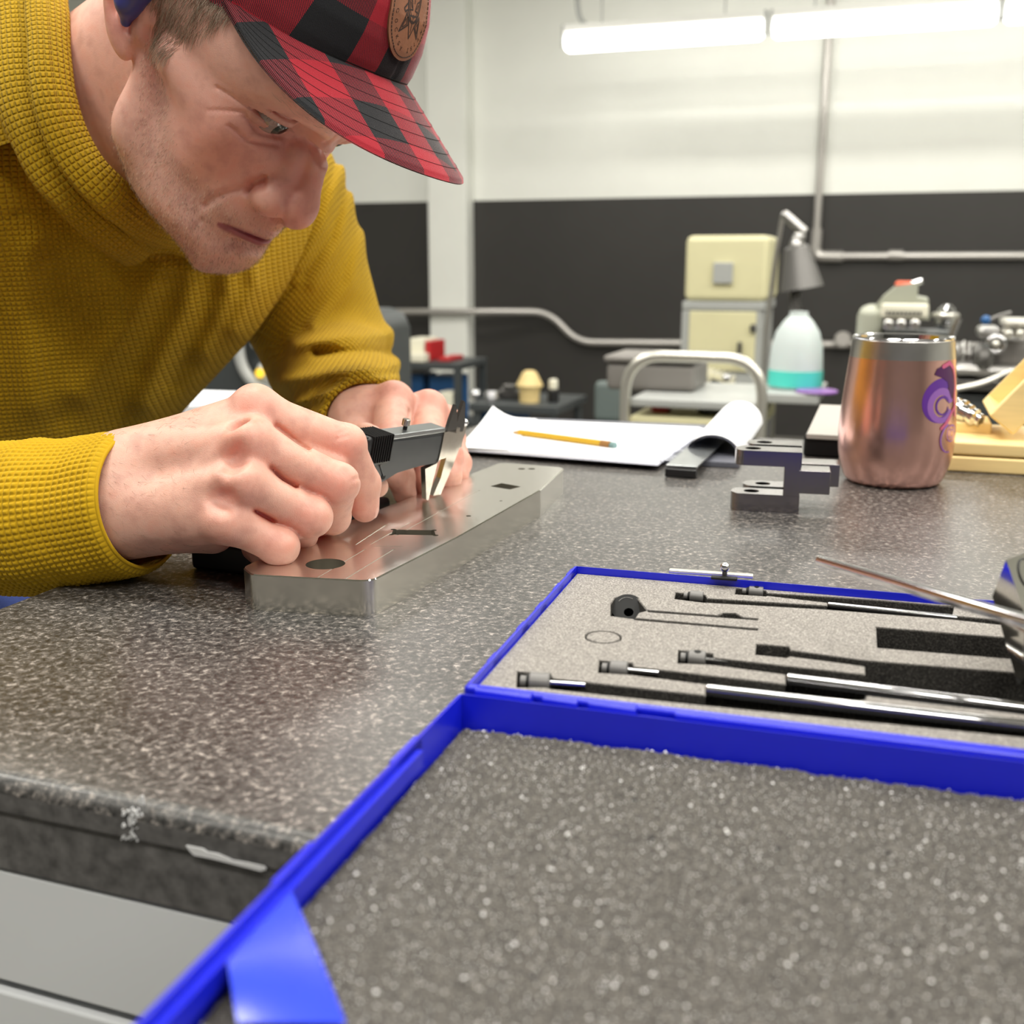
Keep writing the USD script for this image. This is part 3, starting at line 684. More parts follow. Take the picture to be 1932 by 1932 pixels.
# ================================================================ tumbler
tc = PZ(1683, 908, TZ); t = thing('tumbler', 'copper-pink steel tumbler with a purple swirling dragon print and a bare silver rim', 'tumbler', tc)
dt = (tc - CAM) @ FW; s_ = dt / FPX
hh = .1145
prof = [(0, .0015), (.026, .0012), (.0345, .0), (.0375, .0015), (.0412, .008), (.0445, .018), (.0462, .030), (.0466, .040), (.0460, .054), (.0450, .068), (.0438, .080), (.0425, .092), (.0417, .1005)]
prof = [(r_ * .955, z_) for r_, z_ in prof]
pc = smoothpath(np.array([(r_, 0, z_) for r_, z_ in prof[2:]]), 40)[:, [0, 2]]
part(t, 'painted_body', xf(lathe(np.vstack([prof[:2], pc]), 96), None, tc), 'copper_paint', 40)
def rad(z_): return np.interp(z_, pc[:, 1], pc[:, 0])
part(t, 'steel_rim', xf(lathe([(r_ * .955, z_) for r_, z_ in [(.0417, .1005), (.0408, .108), (.0402, hh - .0008), (.0397, hh), (.0389, hh - .0006), (.0388, .10), (.040, .05), (.035, .004), (0, .003)]], 96), None, tc), 'steel_grey', 40)
part(t, 'clear_lid', xf(lathe([(r_ * .955, z_) for r_, z_ in [(0, hh - .006), (.0388, hh - .006), (.0395, hh + .0002), (.0405, hh + .0012), (.0400, hh + .0022), (.037, hh + .0012), (.036, hh - .004), (0, hh - .004)]], 64), None, tc), 'steel_rod', 40)
# print: swirls laid on the curved wall, at the right-hand side as seen from the bench front
va = math.atan2(*(CAM - tc)[[1, 0]])      # angle that faces the camera
def wrapped(poly, th=.00025):
    """poly in (arc metres, height) -> a thin skin on the wall"""
    ms = []
    for g_ in getattr(poly, 'geoms', [poly]):
        if g_.is_empty or g_.area < 1e-8: continue
        g_ = g_.segmentize(.0012); vt, ft = trimesh.creation.triangulate_polygon(g_, engine='earcut')
        m_ = trimesh.Trimesh(np.c_[vt, np.zeros(len(vt))], ft, process=False)
        m_ = m_.subdivide_to_size(.0025) if len(ft) else m_
        a_ = va + m_.vertices[:, 0] / .0435; z_ = m_.vertices[:, 1]; r_ = rad(z_) + th
        w = np.stack([tc[0] + r_ * np.cos(a_), tc[1] + r_ * np.sin(a_), tc[2] + z_], 1)
        fa = m_.faces; n_ = np.cross(w[fa[:, 1]] - w[fa[:, 0]], w[fa[:, 2]] - w[fa[:, 0]]); cen = w[fa].mean(1) - tc
        fl_ = (n_[:, :2] * cen[:, :2]).sum(1) < 0; fa = fa.copy(); fa[fl_] = fa[fl_][:, ::-1]
        ms.append((w, fa))
    return cat(*ms)
def spiral(cx, cz, r0_, r1_, a0, a1, w0, w1):
    an_ = np.linspace(a0, a1, 60); rr_ = np.linspace(r0_, r1_, 60); ww = np.linspace(w0, w1, 60)
    o_ = [(cx + (q_ + w_ / 2) * math.cos(x), cz + (q_ + w_ / 2) * math.sin(x)) for q_, w_, x in zip(rr_, ww, an_)]
    i_ = [(cx + (q_ - w_ / 2) * math.cos(x), cz + (q_ - w_ / 2) * math.sin(x)) for q_, w_, x in zip(rr_, ww, an_)]
    return Polygon(o_ + i_[::-1]).buffer(0)
X = .0345                                  # arc offset of the print's centre (to the right)
sg = 1
for nm, poly, m_ in [
    ('print_body', spiral(X, .067, .0165, .010, 1.0, 5.6, .010, .003), 'purple_print'),
    ('print_body', spiral(X + .001, .066, .0115, .0105, .2, 6.0, .006, .004), 'lilac_print'),
    ('print_coil', spiral(X + .002, .066, .0072, .006, .5, 6.2, .0022, .001), 'purple_print'),
    ('print_head', Polygon([(X - .004, .094), (X + .004, .0965), (X + .012, .094), (X + .016, .088), (X + .018, .080), (X + .013, .072), (X + .010, .078), (X + .008, .085), (X + .002, .088), (X - .006, .0905)]).buffer(.0008), 'plum_print'),
    ('print_mane', LineString([(X + .002, .096), (X + .010, .0985), (X + .017, .094), (X + .021, .085), (X + .018, .070), (X + .020, .058)]).buffer(.0016), 'pink_print'),
    ('print_claw', LineString([(X + .006, .053), (X + .013, .060), (X + .020, .066)]).buffer(.0014).union(LineString([(X + .001, .049), (X + .010, .056)]).buffer(.0012)), 'pink_print'),
    ('print_tail', spiral(X + .012, .040, .012, .010, 1.8, 4.9, .0018, .0008), 'lilac_print'),
    ('print_tail', spiral(X + .014, .044, .007, .0055, 0, 6.2, .0011, .0008), 'lilac_print'),
    ('print_tail', spiral(X + .014, .044, .0036, .003, 0, 6.2, .0009, .0006), 'lilac_print')]:
    part(t, nm, wrapped(poly, .0002 + .00008 * COUNT.get('k', 0)), m_, True); COUNT['k'] = COUNT.get('k', 0) + 1

# ================================================================ wooden box, collets, dark tray behind the tumbler
wd = PZ(1795, 890, TZ); ux = V(1, 0, 0); 
def tp_(px, py, z=0.0): return PZ(px, py, TZ + z)
f0 = PZ(1785, 889, TZ); yb = f0[1]
zz = lambda py: PY(1860, py, yb)[2]
z1 = PY(1850, 836, yb)[2]; z0m = PY(1850, 862, yb)[2]
t = thing('wooden_box', 'pale wooden instrument box at the right edge behind the tumbler, with its lid tilted open', 'wooden box', (f0[0] + .16, yb + .06, TZ))
part(t, 'base', rbx(f0[0] - .03, f0[0] + .30, yb, yb + .12, TZ, z0m - .0006, .002), 'pine')
part(t, 'upper_rim', rbx(f0[0] - .03, f0[0] + .30, yb + .0008, yb + .1192, z0m + .0006, z1, .002), 'pine')
# inner raised block carrying the collets
y2 = yb + .055
i0, i1 = PY(1780, 800, y2), PY(1872, 800, y2)
zi = PY(1830, 797, y2)[2]
part(t, 'inner_block', rbx(i0[0] - .02, i1[0], y2, y2 + .05, z1 - .001, zi, .0015), 'pine')
# tilted lid: open box shape
l0, l1 = PY(1902, 806, yb + .07), PY(2020, 690, yb + .07)
ld = unit(l1 - l0); ln_ = np.cross(ld, V(0, 1, 0)); ln_ = -ln_ if ln_[2] < 0 else ln_
LB = np.stack([ld, V(0, 1, 0), np.cross(ld, V(0, 1, 0))], 1)
lidm = rbx(0, .16, -.05, .05, 0, .026, .002) - rbx(.008, .152, -.044, .044, .007, .05, .001)
part(t, 'tilted_lid', xf(lidm, LB, l0), 'pine')
part(t, 'lid_bar', xf(rbx(.05, .075, -.044, .044, .0072, .020, .002), LB, l0), 'pine')
cpos = [PY(1812, 770, y2 + .015), PY(1822, 778, y2 + .01), PY(1832, 786, y2 + .004)]
for k, c_ in enumerate(cpos):
    tt = thing('steel_collet', ['shiny stepped steel collet lying on the wooden box, the farthest of three', 'shiny stepped steel collet lying on the wooden box, the middle of three', 'shiny stepped steel collet lying on the wooden box, the nearest of three'][k], 'collet', c_ - V(0, 0, .008), group=None)
    b_ = basis(unit(V(.75, -.45, -.25)))
    part(tt, 'collet_body', xf(lathe([(0, -.012), (.006, -.012), (.0078, -.010), (.0078, -.003), (.0068, -.0025), (.0068, 0), (.0084, .0005), (.0084, .004), (.006, .0065), (.006, .010), (0, .010)], 28), b_, c_), 'steel_rod', 35)
    part(tt, 'bore', xf(lathe([(0, .0102), (.0036, .0102), (.0036, .0085), (0, .0085)], 20), b_, c_), 'steel_dark', 35)
q0 = PZ(1523, 862, TZ); tr_y = q0[1]
t = thing('dark_tray', 'low black tray with a pale slanted top, half hidden behind the tumbler', 'tray', (q0[0] + .05, tr_y + .05, TZ))
zt_ = PY(1560, 822, tr_y)[2]
part(t, 'tray_body', rbx(q0[0] - .004, q0[0] + .10, tr_y, tr_y + .10, TZ, zt_, .003), 'black_rubber')
p1, p2 = PY(1522, 816, tr_y - .002), PY(1552, 763, tr_y + .10)
sl = np.array([[p1[0], tr_y - .003, zt_ + .001], [p1[0] + .10, tr_y - .003, zt_ + .001], [p1[0] + .10, tr_y + .10, p2[2]], [p1[0] + .004, tr_y + .10, p2[2]]])
sv = np.vstack([sl, sl - V(0, 0, .004)]); sf = [[0, 1, 2], [0, 2, 3], [4, 6, 5], [4, 7, 6]]
for k in range(4): j = (k + 1) % 4; sf += [[k, k + 4, j + 4], [k, j + 4, j]]
part(t, 'slanted_top', (sv, np.array(sf)), 'tray_grey', False)
part(t, 'back_wall', rbx(q0[0] + .002, q0[0] + .098, tr_y + .094, tr_y + .10, zt_ - .002, p2[2] - .004, .001), 'black_rubber')
# ================================================================ implicit-surface kit (for the body and the clothes)
def rcone(p, a, b, ra, rb):
    a, b = np.asarray(a, float), np.asarray(b, float); ab = b - a
    h = np.clip(((p - a) @ ab) / (ab @ ab), 0, 1)
    return np.linalg.norm(p - a - h[:, None] * ab, axis=1) - (ra + (rb - ra) * h)
def ell(p, c, r, R=None):
    q = p - np.asarray(c, float)
    if R is not None: q = q @ R
    r = np.asarray(r, float); k0 = np.linalg.norm(q / r, axis=1); k1 = np.linalg.norm(q / (r * r), axis=1)
    return np.where(k1 > 1e-9, k0 * (k0 - 1) / np.maximum(k1, 1e-9), -r.min())
def smin(a, b, k):
    h = np.clip(.5 + .5 * (b - a) / k, 0, 1); return b + (a - b) * h - k * h * (1 - h)
def smax(a, b, k): return -smin(-a, -b, k)
def nets(fn, lo, hi, h, coarse=4, proj_steps=2):
    """surface nets of fn(points) = 0 on a grid of step h; only blocks near the surface are evaluated finely"""
    lo, hi = np.asarray(lo, float), np.asarray(hi, float)
    n = (np.ceil((hi - lo) / (h * coarse)).astype(int)) * coarse + 1
    nc = (n - 1) // coarse + 1
    gc = np.stack(np.meshgrid(*[np.arange(k) for k in nc], indexing='ij'), -1).reshape(-1, 3)
    dc = fn(lo + gc * h * coarse).reshape(nc)
    D = np.repeat(np.repeat(np.repeat(np.where(dc[:-1, :-1, :-1] > 0, 1e3, -1e3), coarse, 0), coarse, 1), coarse, 2)
    D = np.pad(D, ((0, 1),) * 3, mode='edge').astype(np.float32)
    near = np.abs(dc) < h * coarse * 1.35
    cells = np.zeros(tuple(np.array(nc) - 1), bool)
    for dx, dy, dz in np.ndindex(2, 2, 2): cells |= near[dx:dx + nc[0] - 1, dy:dy + nc[1] - 1, dz:dz + nc[2] - 1]
    off = np.stack(np.meshgrid(*[np.arange(coarse + 1)] * 3, indexing='ij'), -1).reshape(-1, 3)
    mask = np.zeros(tuple(n), bool)
    ci = np.argwhere(cells) * coarse
    for o in off:
        q = ci + o; mask[q[:, 0], q[:, 1], q[:, 2]] = True
    q = np.argwhere(mask); d = np.concatenate([fn(lo + k * h) for k in np.array_split(q, max(1, len(q) // 400000))])
    D[mask] = d
    S = D < 0
    cnt = sum(S[dx:dx + n[0] - 1, dy:dy + n[1] - 1, dz:dz + n[2] - 1].astype(np.int8) for dx, dy, dz in np.ndindex(2, 2, 2))
    act = (cnt > 0) & (cnt < 8); idx = np.full(act.shape, -1, np.int64); a = np.argwhere(act); idx[act] = np.arange(len(a))
    acc, num = np.zeros((len(a), 3)), np.zeros(len(a))
    C = list(np.ndindex(2, 2, 2))
    for i, c0 in enumerate(C):
        for c1 in C[i + 1:]:
            if sum(abs(x - y) for x, y in zip(c0, c1)) != 1: continue
            d0, d1 = D[tuple((a + c0).T)], D[tuple((a + c1).T)]; m = (d0 < 0) != (d1 < 0)
            t = np.where(m, d0 / np.where(m, d0 - d1, 1), 0)
            acc += m[:, None] * (np.array(c0) + t[:, None] * (np.array(c1) - np.array(c0))); num += m
    v = lo + (a + acc / np.maximum(num, 1)[:, None]) * h
    F = []
    for ax in range(3):
        b, c = (ax + 1) % 3, (ax + 2) % 3
        s0 = np.take(S, range(n[ax] - 1), ax); s1 = np.take(S, range(1, n[ax]), ax)
        e = np.argwhere(s0 != s1); e = e[(e[:, b] > 0) & (e[:, c] > 0) & (e[:, b] < n[b] - 1) & (e[:, c] < n[c] - 1)]
        ub, uc = np.zeros(3, int), np.zeros(3, int); ub[b] = 1; uc[c] = 1
        q = np.stack([idx[tuple((e - ub - uc).T)], idx[tuple((e - uc).T)], idx[tuple(e.T)], idx[tuple((e - ub).T)]], 1)
        flip = ~S[tuple(e.T)]; q[flip] = q[flip][:, ::-1]; F.append(q[(q >= 0).all(1)])
    F = np.vstack(F)
    for _ in range(proj_steps):
        d = fn(v); g = np.stack([fn(v + o) - d for o in np.eye(3) * h * .3], 1) / (h * .3); v = v - np.clip(d / np.maximum((g * g).sum(1), .3), -h, h)[:, None] * g
    return v, np.vstack([F[:, [0, 1, 2]], F[:, [0, 2, 3]]])
def camera_point(x, y, z):
    """camera axes (right, down, forward) in metres -> room"""
    return CAM + x * RT - y * UP + z * FW
# ================================================================ the person's head, modelled in its own frame (mm: x forward, y to his left, z up)
HP = np.array([-34.82942258, -21.61517915, -8.4101539, -183.18103355, -292.60139022, 699.66270468])
HM = SR.from_rotvec(HP[:3]).as_matrix(); HT = HP[3:6]
CB = np.stack([RT, -UP, FW], 1)                       # camera axes in the room
def head_to_room(v): return CAM + ((v @ HM.T + HT) / 1000) @ CB.T
def room_to_head(p): return ((((np.asarray(p) - CAM) @ CB) * 1000) - HT) @ HM
NECK_END = room_to_head(P(15, 320, .89))
EYE = np.array([70.0, 32.0, 20.5]); ER = 12.3
def crease(d, q, pts, n, w, depth, k=1.5):
    n = unit(n); qq = q - np.outer(q @ n, n); t = None
    for a, b in zip(pts[:-1], pts[1:]):
        a, b = np.asarray(a, float), np.asarray(b, float); e = rcone(qq, a - n * (a @ n), b - n * (b @ n), 0, 0); t = e if t is None else np.minimum(t, e)
    return smax(d, -(np.sqrt((d / depth) ** 2 + t ** 2 + np.clip(-(q @ n), 0, None) ** 2) - w), k)
def head_sdf(p):
    x, y, z = p[:, 0], np.abs(p[:, 1]), p[:, 2]
    q = np.stack([x, y, z], 1)
    d = ell(p, (-10, 0, 42), (97, 74, 84))
    d = smin(d, ell(p, (42, 0, 44), (56, 64, 54)), 22)                 # forehead
    d = smin(d, ell(q, (47, 0, -20), (46, 47, 52)), 22)                # mid face
    d = smin(d, ell(q, (38, 29, -28), (42, 30, 50)), 18)               # cheek mass
    d = smin(d, rcone(q, (8, 57, -50), (80, 16, -84), 15, 17), 22)     # jaw
    d = smin(d, rcone(q, (0, 62, -10), (8, 57, -52), 12, 14), 16)      # ramus
    d = smin(d, ell(q, (88, 0, -83), (16, 22, 17)), 12)                # chin
    d = smin(d, ell(q, (40, 20, -72), (50, 36, 20)), 18)               # under the chin
    d = smin(d, rcone(q, (61, 41, -3), (28, 61, 4), 13.5, 10), 15)       # cheekbone
    d = smin(d, rcone(q, (87, 10, 37), (64, 44, 35), 10.5, 8.5), 9)     # brow
    d = smin(d, ell(q, (76, 22, 46), (24, 26, 18)), 14)
    # eye socket
    d = smax(d, -ell(q, (92, 29, 17), (18, 19, 13.5)), 11)
    d = smax(d, -ell(q, (94, 18, 16), (13, 9, 12)), 9)
    # nose
    n = rcone(p, (86, 0, 30), (97, 0, 12), 8.5, 8.0)
    n = smin(n, rcone(p, (97, 0, 12), (108.5, 0, -12), 7.2, 9.6), 5)
    n = smin(n, ell(p, (109.5, 0, -16.5), (13, 12.5, 12)), 5)
    n = smin(n, rcone(q, (87, 9.5, 8), (96, 10.5, -14), 6.2, 7.5), 6)
    n = smin(n, ell(q, (99, 15.5, -21), (13, 9, 10)), 4)
    n = smin(n, rcone(p, (108, 0, -24), (100, 0, -31), 5.5, 5), 5)
    d = smin(d, n, 6)
    d = smax(d, -ell(q, (103, 7.2, -31), (8.5, 4.2, 5.5)), 2.5)        # nostrils
    # muzzle and lips
    d = smin(d, ell(q, (80, 0, -50), (22.5, 33, 26)), 13)
    lx_ = 102.5 - (y / 26) ** 2 * 15
    zl = -53.5 - (y / 26) ** 2 * 2.5
    up = np.sqrt((x - lx_ + .8) ** 2 + (z - (zl + 4.6)) ** 2 + np.clip(y - 22, 0, None) ** 2) - (5.0 - 3.0 * np.clip(y / 25, 0, 1))
    lo = np.sqrt((x - lx_ + .2) ** 2 + (z - (zl - 5.6)) ** 2 + np.clip(y - 20, 0, None) ** 2) - (6.6 - 4.0 * np.clip(y / 25, 0, 1))
    d = smin(d, up, 3.5); d = smin(d, lo, 3.5)
    gr = np.sqrt((d / 1.9) ** 2 + (z - zl) ** 2 + np.clip(y - 24, 0, None) ** 2 + np.clip(60 - x, 0, None) ** 2) - (1.3 - .8 * np.clip(y / 25, 0, 1) ** 3)
    d = smax(d, -gr, 1.5)
    d = smax(d, -(np.sqrt((x - 102.5) ** 2 + (z + 68.5) ** 2 + np.clip(y - 10, 0, None) ** 2) - 5.0), 7)   # below the lower lip
    d = smax(d, -rcone(q, (106, 0, -33), (107, 0, -42), 1.6, 2.2), 3)
    # eyelids: a shell around the eyeball with an almond opening
    e = q - EYE; er = np.linalg.norm(e, axis=1)
    az = np.arctan2(e[:, 1], e[:, 0]); el = np.arctan2(e[:, 2], np.hypot(e[:, 0], e[:, 1]))
    sh = er - (ER + 2.0)
    d = smin(d, sh, 4.5)
    ac = np.clip((az - .3) / 1.28, -1, 1); w = np.sqrt(np.clip(1 - ac ** 2, 0, 1))
    upb = -.09 + .165 * w - .03 * ac; lob = -.09 - .16 * w - .03 * ac
    slit = np.maximum(np.maximum(el - upb, lob - el), np.abs(az - .3) - 1.28) * (ER + 2)
    slit = np.maximum(slit, ER - 3 - er)
    slit = np.where(e[:, 0] > -2, slit, 5)
    d = smax(d, -slit, .9)
    # lid fold above and bag below
    d = smax(d, -(np.maximum(np.abs(el - (.40 + .1 * w - .06 * ac)) * ER - .9, np.maximum(np.abs(az - .15) - 1.05, -1) * 8) + np.clip(np.abs(er - ER - 2.6) - 1.6, 0, 9)), 2.0)
    bag = np.maximum(np.abs(el + (.80 + .06 * ac)) * ER - 1.0, (np.abs(az + .1) - .85) * 8) + np.clip(np.abs(er - ER - 3.2) - 2.2, 0, 9)
    d = smax(d, -bag, 2.6)
    d = smin(d, ell(q, (57, 38, -14), (21, 14, 20)), 12)   # cheek
    # wrinkles round the eye, fold from the nose, furrow
    SN = (.62, .78, 0.1)
    for pts, w_, dp_ in [([(68, 49, 18), (62, 55, 17), (55, 60, 15)], .26, 1.0), ([(69, 47, 14), (64, 52, 8), (59, 56, 1)], .28, 1.0),
                         ([(80, 22, 10), (77, 34, 7), (69, 45, 11)], .6, 1.6), ([(81, 22, 5), (76, 34, -1), (68, 45, 1)], .55, 1.5)]:
        d = crease(d, q, pts, SN, w_, dp_, 2.6)
    d = crease(d, q, [(96, 24, -17), (92, 29, -28), (88.5, 35, -42), (86, 37, -52)], (.75, .66, 0), 1.0, 1.7, 4.5)
    d = crease(d, q, [(91, 23.5, -14), (88, 24.5, -21), (91, 24, -28)], (.6, .8, 0), .9, 1.8, 3.0)
    d = crease(d, q, [(84, 33, -62), (80, 36, -74)], (.75, .66, 0), .4, 1.4, 3)
    d = crease(d, q, [(95, 6, 28), (94, 8, 42)], (1, .1, 0), .7, 1.6, 3)
    zc_ = 84.5 - .0058 * p[:, 1] ** 2
    d = d + 6 * np.clip((z - zc_ + 1) / 6, 0, 1) * np.clip((x - 5) / 15, 0, 1)
    # ear
    Re = SR.from_euler('xyz', [0, 12, -24], degrees=True).as_matrix()
    ec = np.array([-8, 79, 6.0]); f = (q - ec) @ Re
    E = np.sqrt((f[:, 0] / 17) ** 2 + (f[:, 2] / 31) ** 2)
    rim = np.sqrt(((E - .86) * 19) ** 2 + f[:, 1] ** 2) - 4.0
    pla = np.maximum(np.abs(f[:, 1] + 2.5) - 2.2, (E - .88) * 17)
    ear = smin(rim, pla, 3)
    ear = smin(ear, ell(f, (3, 0, -27), (10.5, 5.0, 10)), 5)            # lobe
    ear = smin(ear, rcone(f, (4, 0, 20), (2, 1, -13), 3.2, 3.4), 4)     # inner fold
    ear = smax(ear, -ell(f, (6, 5, -3), (9, 8, 12)), 3)                 # hollow
    ear = smin(ear, ell(f, (15.5, .5, -4), (5, 4.5, 6.5)), 4)           # tragus
    ear = smin(ear, rcone(f, (14, -5, 10), (12, -6, -20), 7, 6), 5)     # root
    d = smin(d, ear, 4)
    # neck
    nk = rcone(p, (-28, 0, -22), NECK_END, 57, 60)
    nk = smin(nk, rcone(p, (10, 0, -60), NECK_END + V(38, 0, 10), 34, 46), 26)
    d = smin(d, nk, 13)
    return d
HLO, HHI = V(-128, -104, -230), V(134, 104, 140)
hv, hf = nets(head_sdf, HLO, HHI, 1.5, proj_steps=1)
# small fitting of the sculpt to the face's landmarks (head frame, mm)
HEAD_LM = [((69.5, -46.3, 18.7), (480, 204)), ((79, -20.5, 19), (549, 243)), ((96.5, 0, 22), (615, 283)), ((122.5, 0, -17), (577, 416)), ((106, 0, -29), (553, 430)), ((97, -22.8, -22), (484, 362)),
           ((88, -26, -55.5), (407, 409)), ((105, 0, -53), (486, 450)), ((87, 0, -100.5), (404, 514)), ((104, 0, -84), (459, 489)), ((104.5, -0, -69), (478, 466)), ((12, -69, -58), (234, 262)), ((60, -40, -92), (330, 452)), ((-4, -82, -30), (228, 114)), ((6, -78, 3), (252, 44))]
def rbf_fit(lm):
    S = np.array([a for a, b in lm], float); T = []
    for a, (px, py) in lm:
        c = HM @ np.array(a, float) + HT; T.append(HM.T @ (np.array([(px - 966) / FPX * c[2], (py - 966) / FPX * c[2], c[2]]) - HT))
    D_ = np.array(T) - S
    far_ = np.array([(-110, 0, 40), (-30, 0, 130), (-20, 76, 40), (-20, -76, 60), (60, 0, 90), (60, 46, 20), (80, 20, 18), (95, 22, -22), (86, 28, -55), (12, 69, -58), (-40, -60, -100), (-40, 60, -100), NECK_END], float)
    S = np.vstack([S, far_]); D_ = np.vstack([D_, np.zeros_like(far_)])
    sg_ = 38.0
    K = np.exp(-((S[:, None] - S[None]) ** 2).sum(-1) / (2 * sg_ ** 2)) + np.eye(len(S)) * .02
    W = np.linalg.solve(K, D_)
    return lambda p: p + np.exp(-((p[:, None] - S[None]) ** 2).sum(-1) / (2 * sg_ ** 2)) @ W
head_warp = rbf_fit(HEAD_LM)
hw = np.concatenate([head_warp(k) for k in np.array_split(hv, 20)])
EW = [head_warp(np.array([[EYE[0], s_ * EYE[1], EYE[2]]]))[0] for s_ in (-1, 1)]
# ================================================================ the person: skin, hands, clothes, cap
def knit(name, color, dark=0.0, dist=.0012, strength=1.0):
    n = {'tc': ('texture_coordinate', {}), 's': ('separate_xyz', {}), 'p': ('principled_bsdf', {'roughness': .85, 'specular_ior_level': .2, 'sheen_weight': .12, 'sheen_roughness': .5, 'sheen_tint': (1, .85, .4)})}
    l = [('tc.UV', 's.vector')]
    for a in 'xy':
        n['m' + a] = ('math', {'math_type': 'multiply', 'value2': math.pi}); n['c' + a] = ('math', {'math_type': 'cosine'}); n['a' + a] = ('math', {'math_type': 'absolute'})
        n['p' + a] = ('math', {'math_type': 'power', 'value2': 8.0 if a == 'x' else 7.0}); n['i' + a] = ('math', {'math_type': 'subtract', 'value1': 1.0})
        l += [('s.' + a, 'm%s.value1' % a), ('m%s.value' % a, 'c%s.value1' % a), ('c%s.value' % a, 'a%s.value1' % a), ('a%s.value' % a, 'p%s.value1' % a), ('p%s.value' % a, 'i%s.value2' % a)]
    n['h'] = ('math', {'math_type': 'multiply'}); l += [('ix.value', 'h.value1'), ('iy.value', 'h.value2')]
    n['f'] = ('noise_texture', {'scale': 1800.0, 'detail': 2}); l += [('tc.object', 'f.vector')]
    n['ad'] = ('math', {'math_type': 'multiply_add', 'value2': .35}); l += [('f.fac', 'ad.value1'), ('h.value', 'ad.value3')]
    n['b'] = ('bump', {'strength': strength, 'distance': dist}); l += [('ad.value', 'b.height'), ('b.normal', 'p.normal')]
    n['big'] = ('noise_texture', {'scale': 14.0, 'detail': 2}); c = np.array(color)
    n['r'] = ('rgb_ramp', {'ramp': [(.3, tuple(c * .92)), (.7, tuple(np.clip(c * 1.08, 0, 1)))]}); l += [('tc.object', 'big.vector'), ('big.fac', 'r.fac'), ('r.color', 'p.base_color')]
    raw(name, n, l)
YEL = lin((188, 149, 20))
knit('waffle_knit', YEL, dist=.0019); knit('waffle_plain', YEL, dist=.0002, strength=.6)
def skin_material(name, bs=.25):
    n = {'a': ('attribute', {'attribute': 'tint'}), 'tc': ('texture_coordinate', {}), 'n': ('noise_texture', {'scale': 95.0, 'detail': 4}), 'r': ('rgb_ramp', {'ramp': [(.3, (.84, .79, .79)), (.52, (1, 1, 1)), (.75, (1, .89, .86))]}),
         'x': ('mix_color', {'blend_type': 'multiply', 'fac': 1.0}), 'bn': ('noise_texture', {'scale': 1400.0, 'detail': 3}), 'b': ('bump', {'strength': bs, 'distance': .0005}),
         'p': ('principled_bsdf', {'roughness': .47, 'specular_ior_level': .45, 'subsurface_weight': .18, 'subsurface_scale': .004, 'subsurface_radius': (1.0, .35, .2)})}
    raw(name, n, [('a.color', 'x.a'), ('tc.object', 'n.vector'), ('n.fac', 'r.fac'), ('r.color', 'x.b'), ('x.result', 'p.base_color'), ('tc.object', 'bn.vector'), ('bn.fac', 'b.height'), ('b.normal', 'p.normal')])
skin_material('skin')
raw('eye_surface', {'a': ('attribute', {'attribute': 'tint'}), 'p': ('principled_bsdf', {'roughness': .08, 'specular_ior_level': .6})}, [('a.color', 'p.base_color')])
mat('nail', lin((226, 176, 160)), .28)
mat('hair_brown', lin((112, 90, 72)), .5); mat('hair_grey', lin((176, 158, 138)), .45); mat('stubble_light', lin((212, 188, 164)), .5); mat('stubble_dark', lin((96, 74, 60)), .6)
MM = .001
def cp(px, py, d): return V((px - 966) / FPX * d, (py - 966) / FPX * d, d) * 1000      # pixel + depth -> camera axes, mm
def c2r(v): return CAM + (np.asarray(v) / 1000) @ CB.T
def chain(p, pts, rs, k=4.0):
    d = None
    for a, b, ra, rb in zip(pts[:-1], pts[1:], rs[:-1], rs[1:]):
        e = rcone(p, a, b, ra, rb); d = e if d is None else smin(d, e, k)
    return d
# ---- right hand: a loose fist closed round the caliper
RH = {'index': ([cp(488, 782, .592), cp(650, 838, .612), cp(686, 912, .632), cp(688, 958, .640)], [12.5, 11.0, 9.6, 8.6]),
      'middle': ([cp(472, 836, .574), cp(636, 912, .592), cp(628, 975, .622), cp(590, 985, .640)], [12.5, 11.0, 9.8, 9.0]),
      'ring': ([cp(458, 908, .566), cp(585, 974, .582), cp(566, 1008, .612), cp(535, 1000, .632)], [12.0, 10.5, 9.4, 8.6]),
      'little': ([cp(428, 978, .566), cp(524, 1030, .574), cp(508, 1052, .596), cp(482, 1034, .614)], [11.5, 9.4, 8.4, 7.8])}
CU, EL = cp(268, 946, .598), cp(-560, 1030, .71)
FOREARM = CU + (EL - CU) * .16
R_WR, R_WU = cp(238, 885, .600), cp(236, 978, .592)
R_TH = ([cp(320, 880, .630), cp(470, 870, .655), cp(600, 890, .675), cp(712, 918, .688)], [16, 13, 10.5, 7.0])
R_CREASES = [[(522, 803), (540, 816), (562, 836), (582, 849)], [(512, 882), (534, 904), (558, 918)], [(482, 964), (498, 973), (514, 982)]]
R_LINES = [
           ([(640, 818), (652, 812)], .6, 4), ([(636, 828), (656, 822)], .6, 4), ([(668, 905), (690, 897)], .6, 4), ([(455, 840), (440, 865), (430, 900)], 1.0, 14)]
def line_d(u, v_, pts):
    d = np.full(len(u), 1e9)
    for (x0, y0), (x1, y1) in zip(pts[:-1], pts[1:]):
        dx, dy = x1 - x0, y1 - y0; h = np.clip(((u - x0) * dx + (v_ - y0) * dy) / (dx * dx + dy * dy), 0, 1)
        d = np.minimum(d, np.hypot(u - x0 - h * dx, v_ - y0 - h * dy))
    return d
